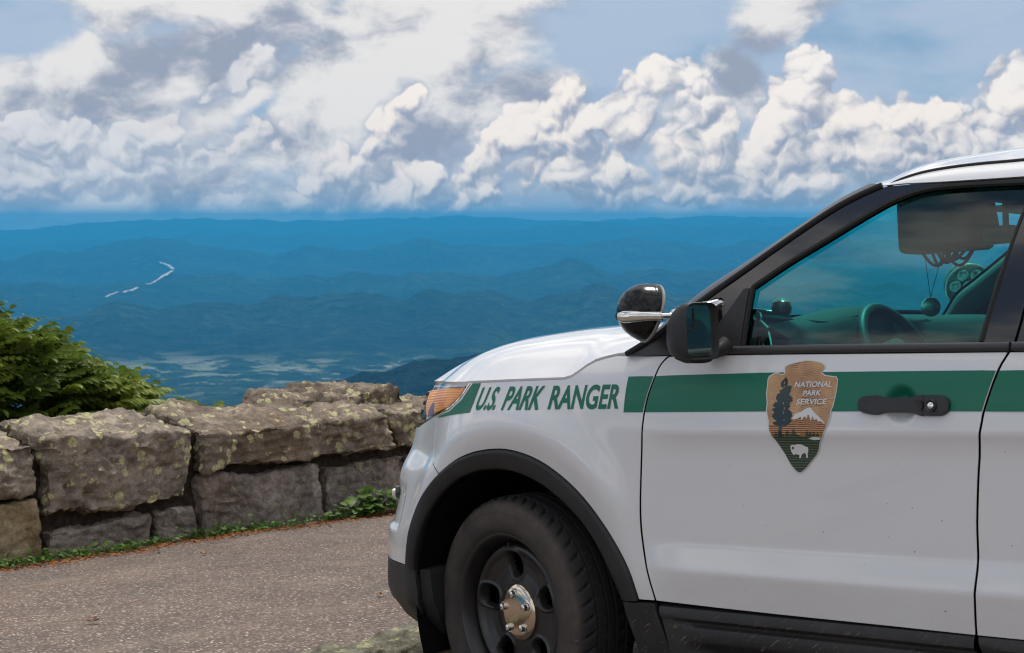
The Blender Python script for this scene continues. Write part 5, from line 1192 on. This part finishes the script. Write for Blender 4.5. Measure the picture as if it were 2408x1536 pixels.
panel('green_stripe', [(s_, float(zs(s_, True))) for s_ in tt2]+dr+[(s_, float(zs(s_, False))) for s_ in tt2[::-1]]+dl[::-1], GREEN, suv, .0014, .025, gap=0, flange=0, extra=excup)
decal('green_stripe', rl[::-1]+[(2.0, 1.073), (2.5, 1.067), (2.5, .973), (2.0, .977)], GREEN, suv, .0014, .04)
decal('green_stripe', [(-.106, 1.0765), (-.067, 1.0765), (-.092, .987), (-.20, .978), (-.318, .966), (-.309, .9725), (-.218, .990), (-.150, 1.026)], GREEN, suv, .0014, .02)
def surf_text(name, txt, box, m, parent, off, bold=.012, shear=0.0, squeeze=None, fn=None):
    """box: (s0, s1, z0, z1) for the cap height; fn maps (u,v) in 0..1 to (s,z)"""
    V, F_ = text_mesh(txt, bold); x0, x1 = V[:, 0].min(), V[:, 0].max(); y0, y1 = V[:, 1].min(), V[:, 1].max(); u = (V[:, 0]-x0)/(x1-x0); v = (V[:, 1]-y0)/(y1-y0)
    if fn is None: s_ = box[0]+(box[1]-box[0])*u+shear*(v-.0); z_ = box[2]+(box[3]-box[2])*v
    else: s_, z_ = fn(u, v)
    N_ = Snorm(s_, z_); P = S(s_, z_)+N_*off; o = mesh(name, P, F_, m, parent, True, True, N_)
    f0 = F_[0]; fn_ = np.cross(P[f0[1]]-P[f0[0]], P[f0[2]]-P[f0[0]])
    if fn_@N_[f0[0]] < 0: o.data.flip_normals()
    return o
WORDS = [('U.S.', -.074, .016, .020), ('PARK', .045, .193, .015), ('RANGER', .226, .487, .010)]
for w_, a, b, sh in WORDS:
    surf_text('side_lettering', w_, (a, b, .9935, 1.0645), GREEN, suv, .0016, .026, sh)
# ------------------------------------------------------------------ arrowhead emblem on the door
_EC = np.array([[.89855, 1.13845], [.18751, -.00142], [.03083, -.15135], [-.00129, .00411], [-.00684, -.00195], [-.01423, -.00165]])
def E_(p):
    p = np.asarray(p, float)/500.; x, y = p[..., 0], p[..., 1]; A = np.stack([np.ones_like(x), x, y, x*y, x*x, y*y], -1); return A @ _EC
EO = [(350,120),(380,105),(450,85),(520,70),(570,68),(615,75),(660,85),(680,95),(697,122),(690,140),(668,160),(672,185),(700,200),(760,207),(790,210),(803,235),(795,300),(780,380),(760,470),(745,500),(738,560),(720,620),(705,650),(680,710),(665,740),(650,770),(640,830),(620,880),(575,940),(540,990),(500,1030),(482,1035),(455,1025),(400,970),(370,925),(340,870),(320,840),(290,790),(260,740),(230,690),(215,650),(210,590),(190,500),(195,440),(187,350),(197,290),(200,235),(215,205),(260,180),(290,175),(310,190),(340,188),(350,170),(345,145)]
def emblem():
    WH = mat('emblem_white', (.74, .74, .73), .35, coat=.5)
    BR = mat('emblem_brown', (.36, .19, .075), .4, coat=.4); t = NT(BR); P = t.coord()
    n = t.noise(9, 3, .55, t.scale((1, 1, 1))); q = t.N.new('ShaderNodeVectorMath'); q.operation = 'ADD'; t.L.new(P, q.inputs[0]); sc_ = t.N.new('ShaderNodeCombineXYZ'); t.L.new(t.math('MULTIPLY', n, .075), sc_.inputs[2]); t.L.new(sc_.outputs[0], q.inputs[1])
    wv = t.N.new('ShaderNodeTexWave'); wv.wave_type = 'BANDS'; wv.bands_direction = 'Z'; wv.inputs['Scale'].default_value = 62; wv.inputs['Distortion'].default_value = 1.5; wv.inputs['Detail'].default_value = 2; t.L.new(q.outputs[0], wv.inputs['Vector'])
    dk = t.ramp(t.noise(16, 4, .6, P), [(.42, .10), (.64, .85)])
    t.color(t.mix(t.math('MULTIPLY', t.ramp(wv.outputs[1], [(.45, 0.0), (.6, 1.0)]), dk), t.ramp(t.noise(11, 3, .6, P), [(.3, (.46, .245, .105)), (.7, (.74, .45, .22))]), (.085, .030, .012)))
    GN = mat('emblem_green', (.006, .045, .035), .4, coat=.4); t = NT(GN); wv = t.N.new('ShaderNodeTexWave'); wv.wave_type = 'BANDS'; wv.bands_direction = 'Z'; wv.inputs['Scale'].default_value = 46; wv.inputs['Distortion'].default_value = 1.2; t.L.new(t.coord(), wv.inputs['Vector']); t.color(t.mix(t.math('MULTIPLY', t.ramp(wv.outputs[1], [(.80, 0.0), (.93, 1.0)]), .55), (.006, .040, .034), (.30, .28, .10)))
    TR = mat('emblem_tree', (.004, .030, .032), .4, coat=.4); MT = mat('emblem_mountain', (.16, .055, .016), .4, coat=.4); t = NT(MT); wv = t.N.new('ShaderNodeTexWave'); wv.wave_type = 'BANDS'; wv.bands_direction = 'Z'; wv.inputs['Scale'].default_value = 58; wv.inputs['Distortion'].default_value = 3; t.L.new(t.coord(), wv.inputs['Vector']); t.color(t.mix(t.ramp(wv.outputs[1], [(.4, 0.0), (.6, 1.0)]), (.56, .27, .09), (.12, .036, .012)))
    c0 = np.array([495., 560.])
    base = decal('arrowhead_emblem', L(E_(np.array(EO)+(np.array(EO)-c0)/np.linalg.norm(np.array(EO)-c0, axis=1)[:, None]*4)), WH, suv, .0022, .02); setp(base, 'brown and green arrowhead emblem with white bison, tree and mountain')
    inn = inset([(x, -y) for x, y in EO], 4.0); inn = [(x, -y) for x, y in inn]
    def dec(nm, poly, m, off): return decal(nm, L(E_(poly)), m, base, off, .012)
    dec('emblem_field', inn, BR, .0027)
    dec('emblem_hill', [(222,668),(216,625),(300,618),(412,572),(470,560),(560,520),(640,560),(700,622),(706,640),(680,700),(663,735),(560,735),(430,720),(330,715),(245,708)], MT, .0032)
    dec('emblem_snowcap', [(412,572),(440,530),(500,510),(522,490),(560,475),(577,484),(600,515),(640,550),(680,590),(703,619),(690,612),(655,590),(640,600),(625,570),(605,585),(590,550),(577,592),(560,545),(547,540),(540,572),(520,550),(495,587),(490,555),(460,572),(430,582)], WH, .0037)
    dec('emblem_ground', [(233,702),(262,722),(280,675),(296,715),(345,700),(356,715),(378,665),(396,710),(413,700),(430,642),(452,700),(528,728),(546,665),(560,702),(575,675),(590,712),(605,680),(620,716),(640,690),(654,722),(664,726),(646,772),(636,830),(616,880),(571,938),(537,986),(498,1025),(482,1030),(457,1021),(404,966),(374,922),(344,868),(324,838),(294,788),(264,740)], GN, .0037)
    dec('emblem_lake', [(555,736),(600,722),(664,726),(656,746),(600,750)], WH, .0042)
    dec('emblem_tree', [(298,722),(306,640),(296,632),(262,622),(246,604),(286,592),(262,574),(240,548),(262,520),(238,490),(270,478),(244,462),(262,432),(288,430),(270,398),(282,362),(308,352),(300,330),(330,318),(336,306),(318,300),(312,268),(334,240),(358,214),(374,238),(370,284),(358,310),(384,286),(406,292),(396,336),(378,366),(408,388),(412,420),(384,440),(396,470),(372,486),(404,512),(416,548),(398,572),(412,592),(384,622),(352,636),(334,628),(330,662),(332,722)], TR, .0042)
    for hx, hy in ((345,265),(342,300),(336,440),(346,486),(341,520),(347,582)): dec('emblem_tree_gap', [(hx-5, hy+9), (hx+1, hy-11), (hx+6, hy-6), (hx+3, hy+9)], BR, .0047)
    dec('emblem_bison', [(395,803),(410,791),(430,796),(450,788),(490,790),(520,805),(545,815),(549,842),(541,872),(544,908),(531,908),(528,872),(510,863),(491,876),(483,909),(470,909),(472,881),(450,876),(431,871),(425,886),(411,870),(400,850),(396,825)], WH, .0042)
    dec('emblem_bison_horn', [(408,812),(420,808),(426,820),(418,836),(410,828)], TR, .0047)
    for txt, a, b, y0, y1, sh in (('NATIONAL', 430, 752, 305, 256, 12), ('PARK', 500, 656, 379, 332, 12), ('SERVICE', 444, 702, 454, 406, 12)):
        def fn(u, v, a=a, b=b, y0=y0, y1=y1, sh=sh):
            q = E_(np.stack([a+(b-a)*u+sh*v, (y0+(y1-y0)*v)-u*6], -1)); return q[:, 0], q[:, 1]
        surf_text('emblem_lettering', txt, None, WH, base, .0047, .022, fn=fn)
emblem()
# ------------------------------------------------------------------ door handle
def handle():
    global CUPD
    CUPD = 0.0
    out = smooth_line([(1.2575, .998), (1.260, 1.008), (1.270, 1.0165), (1.295, 1.0195), (1.315, 1.019), (1.332, 1.0145), (1.365, 1.0135), (1.400, 1.0135), (1.418, 1.018), (1.4345, 1.0185), (1.4345, .995), (1.4345, .9715), (1.420, .9735), (1.402, .9785), (1.365, .980), (1.335, .9795), (1.312, .9745), (1.290, .9755), (1.268, .981), (1.259, .989)], 80)
    HB = mat('handle_black', (.028, .026, .028), .42)
    h = panel('door_handle', L(out), HB, suv, .012, .008, gap=0, flange=.012, bulge=.013)
    # stems tying both ends of the pull to the door
    for q in (1.285, 1.425): MB().tube([tuple(S(q, .997, -.012)), tuple(S(q, .997, .020))], .0135, 10).build('handle_base', HB, h)
    lk = smooth_line([(1.4372, 1.0185), (1.470, 1.0185), (1.488, 1.016), (1.4985, 1.006), (1.501, .993), (1.497, .980), (1.484, .972), (1.465, .9705), (1.4372, .9715)], 36)
    b = panel('lock_housing', L(lk), HB, suv, .012, .008, gap=0, flange=.012, bulge=.014)
    c = S(1.462, .997, .0275); M = Matrix.Translation(Vector(c)) @ Vector(Snorm(np.array([1.462]), np.array([.997]))[0]).to_track_quat('Z', 'Y').to_matrix().to_4x4()
    MB().lathe([(.0145, -.001), (.0135, .0008), (.011, -.0015), (.0075, -.003)], 24, M).build('lock_bezel', SATIN, b); MB().lathe([(.008, -.0005), (.006, .0006), (0, .0008)], 16, M).build('key_cylinder', CHROME, b)
    CUPD = .024
handle()
# ------------------------------------------------------------------ door mirror
def superloft(rings, name, m, parent, sharp=55, caps=True):
    n = len(rings[0]); V = [v for r in rings for v in r]; F_ = [(i*n+j, i*n+(j+1) % n, (i+1)*n+(j+1) % n, (i+1)*n+j) for i in range(len(rings)-1) for j in range(n)]
    if caps: F_ += [tuple(range(n-1, -1, -1)), tuple((len(rings)-1)*n+j for j in range(n))]
    b = MB(); b.add(V, F_); return b.build(name, m, parent, sharp=sharp)
def mirror():
    ax_out = Vector((-.10, -.995, 0)).normalized()      # across the face, outward
    nrm = Vector((.985, -.17, 0)).normalized(); ax_out = Vector((-nrm.y*-1, -nrm.x, 0)).normalized(); ax_out = Vector((nrm.y, -nrm.x, 0)).normalized(); up = Vector((0, 0, 1))
    c = Vector((.846, -1.080, 1.204))
    W2, H2 = .060, .074
    def ring(d, sx, sz, dx=0, dz=0, k=5.0, n=40):
        o = []
        for j in range(n):
            a = 2*math.pi*j/n; ca, sa = math.cos(a), math.sin(a); u = abs(ca)**(2/k)*math.copysign(1, ca); v = abs(sa)**(2/k)*math.copysign(1, sa)
            o.append(c - nrm*d + ax_out*(W2*sx*u+dx) + up*(H2*sz*v+dz - (.012*u if False else 0)))
        return o
    housing = [ring(.012, .90, .92), ring(.004, .93, .945), ring(-.008, .985, .985), ring(-.012, 1.02, 1.02), ring(-.006, 1.05, 1.045), ring(.012, 1.05, 1.04), ring(.035, 1.02, 1.0, 0, -.002, 4), ring(.06, .94, .90, -.003, -.006, 3.4), ring(.085, .80, .76, -.008, -.012, 3), ring(.105, .58, .55, -.014, -.018, 2.6), ring(.116, .30, .30, -.018, -.022, 2.4)]
    h = superloft(housing, 'door_mirror', PLASTIC, suv, 48)
    lower = [[p for p in ring(.075, .75, .22, -.020, -.062, 2.6)], ring(.05, .82, .24, -.02, -.068, 2.6), ring(.02, .80, .22, -.022, -.070, 2.6)]
    superloft(lower, 'mirror_foot', PLASTIC, h, 48)
    arm = MB().tube([tuple(c - nrm*.05 - ax_out*.03 - up*.055), tuple(c - nrm*.04 - ax_out*.09 - up*.060), (.842, -.945, 1.165)], [.022, .018, .026], 14).build('mirror_arm', PLASTIC, h)
    MIR = mat('mirror_glass', (.60, .78, .72), .015, 1.0)
    # glass is turned in towards the driver and a little down
    g = ring(.0030, .92, .935); cen = sum(g, Vector())/len(g); tilt = Matrix.Rotation(math.radians(-9), 3, 'Z')
    V = [cen]+[cen+(p-cen) for p in g]; n = len(g); o = MB().add(V, [(0, 1+j, 1+(j+1) % n) for j in range(n)]).build('mirror_glass', MIR, h, sharp=None)
    # blind-spot inset at the outer top corner
    f = lambda u, v, d=.0015: c - nrm*d + ax_out*(W2*u) + up*(H2*v)
    ins = [f(.86, .86), f(.36, .86), f(.36, .25), (f(.44, .12)), f(.60, .08), f(.86, .08)]; MB().add(ins, [tuple(range(6))]).build('blind_spot_mirror', mat('convex_mirror', (.62, .80, .76), .05, 1.0), h, sharp=None)
    MB().tube([f(.34, .82, .000), f(.34, .24, .000), f(.42, .09, .000), f(.60, .05, .000), f(.86, .05, .000)], .0024, 6).build('inset_border', RUBBER, h)
mirror()
# ------------------------------------------------------------------ pillar spotlights
def spotlight(sg, c, face, r, lens_kind):
    SH = mat('spotlight_shell', (.005, .005, .006), .20, spec=.35); f = Vector(face).normalized(); M = Matrix.Translation(Vector(c)) @ f.to_track_quat('Z', 'Y').to_matrix().to_4x4()
    prof = [(0, -.92), (.22, -.89), (.46, -.79), (.68, -.62), (.84, -.40), (.935, -.15), (.965, .02), (.975, .03), (.985, .08), (.98, .22), (1.0, .24), (1.0, .31), (.94, .32)]
    o = MB().lathe([(a*r, b*r) for a, b in prof], 48, M).build('spotlight', SH, suv, sharp=45)
    MB().lathe([(.94*r, .315*r), (.985*r, .335*r), (1.02*r, .30*r), (1.02*r, .24*r), (.99*r, .22*r)], 40, M).build('lamp_rim', mat('lamp_rim_grey', (.35, .34, .31), .35, .6), o)
    if lens_kind:
        MB().lathe([(0, .10*r), (.93*r, .16*r), (.95*r, .31*r)], 32, M).build('lamp_reflector', mat('led_tray', (.22, .24, .24), .3, .5), o)
        LED = mat('led_lens', (.75, .78, .75), .12, .6)
        for i in range(7):
            a = i*math.pi/3; q = (0, 0) if i == 6 else (.58*r*math.cos(a), .58*r*math.sin(a)); MB().lathe([(.25*r, .30*r), (.22*r, .20*r), (.10*r, .14*r), (0, .13*r)], 16, M @ Matrix.Translation((q[0], q[1], 0))).build('led', LED, o)
        MB().lathe([(0, .325*r), (.95*r, .30*r)], 32, M).build('lens', CLEAR, o)
    else: MB().lathe([(0, .36*r), (.6*r, .34*r), (.95*r, .30*r)], 32, M).build('lens', CLEAR, o)
    return o
s1 = spotlight(-1, (.612, -1.010, 1.268), (.50, .80, -.30), .083, False)
MB().tube([(0.588, -1.098, 1.2535), (0.602, -1.090, 1.2535), (0.625, -1.078, 1.2535), (0.655, -1.062, 1.2525), (0.685, -1.046, 1.2515), (0.698, -1.040, 1.251)], [.010, .0175, .0185, .0155, .0135, .0135], 14).build('lamp_arm', CHROME, s1)
MB().tube([(0.695, -1.040, 1.2510), (0.722, -1.018, 1.2505)], .0085, 10).tube([(0.718, -1.02, 1.2505), (0.740, -.995, 1.256), (0.772, -.935, 1.268), (0.790, -.88, 1.28)], [.017, .019, .020, .020], 12).build('lamp_arm', CHROME, s1)
MB().tube([(0.588, -1.098, 1.2535), (0.600, -1.065, 1.262), (0.606, -1.04, 1.268)], [.012, .013, .014], 10).build('lamp_yoke', SATIN, s1)
MB().tube([(0.705, -.99, 1.238), (0.715, -.96, 1.222), (0.720, -.92, 1.21)], [.010, .012, .014], 10).build('lamp_bracket', SATIN, s1)
s2 = spotlight(1, (.640, 1.010, 1.362), (.60, -.62, -.38), .088, True)
MB().tube([(.64, 1.0, 1.30), (.68, .96, 1.27), (.74, .90, 1.285)], .015, 10).build('lamp_arm', CHROME, s2)
# windscreen cowl and wiper
cw = MB(); yy = np.linspace(-.88, .88, 15); V = []
for x0, z in ((.40, 1.222), (.50, 1.205), (.60, 1.215), (.72, 1.255)): V += [(x0-.16*(1-(y/.88)**2), y, z-.05*(abs(y)/.88)**3) for y in yy]
cw.add(V, [(i*15+j, i*15+j+1, (i+1)*15+j+1, (i+1)*15+j) for i in range(3) for j in range(14)]); cw.build('windscreen_cowl', PLASTIC, suv)
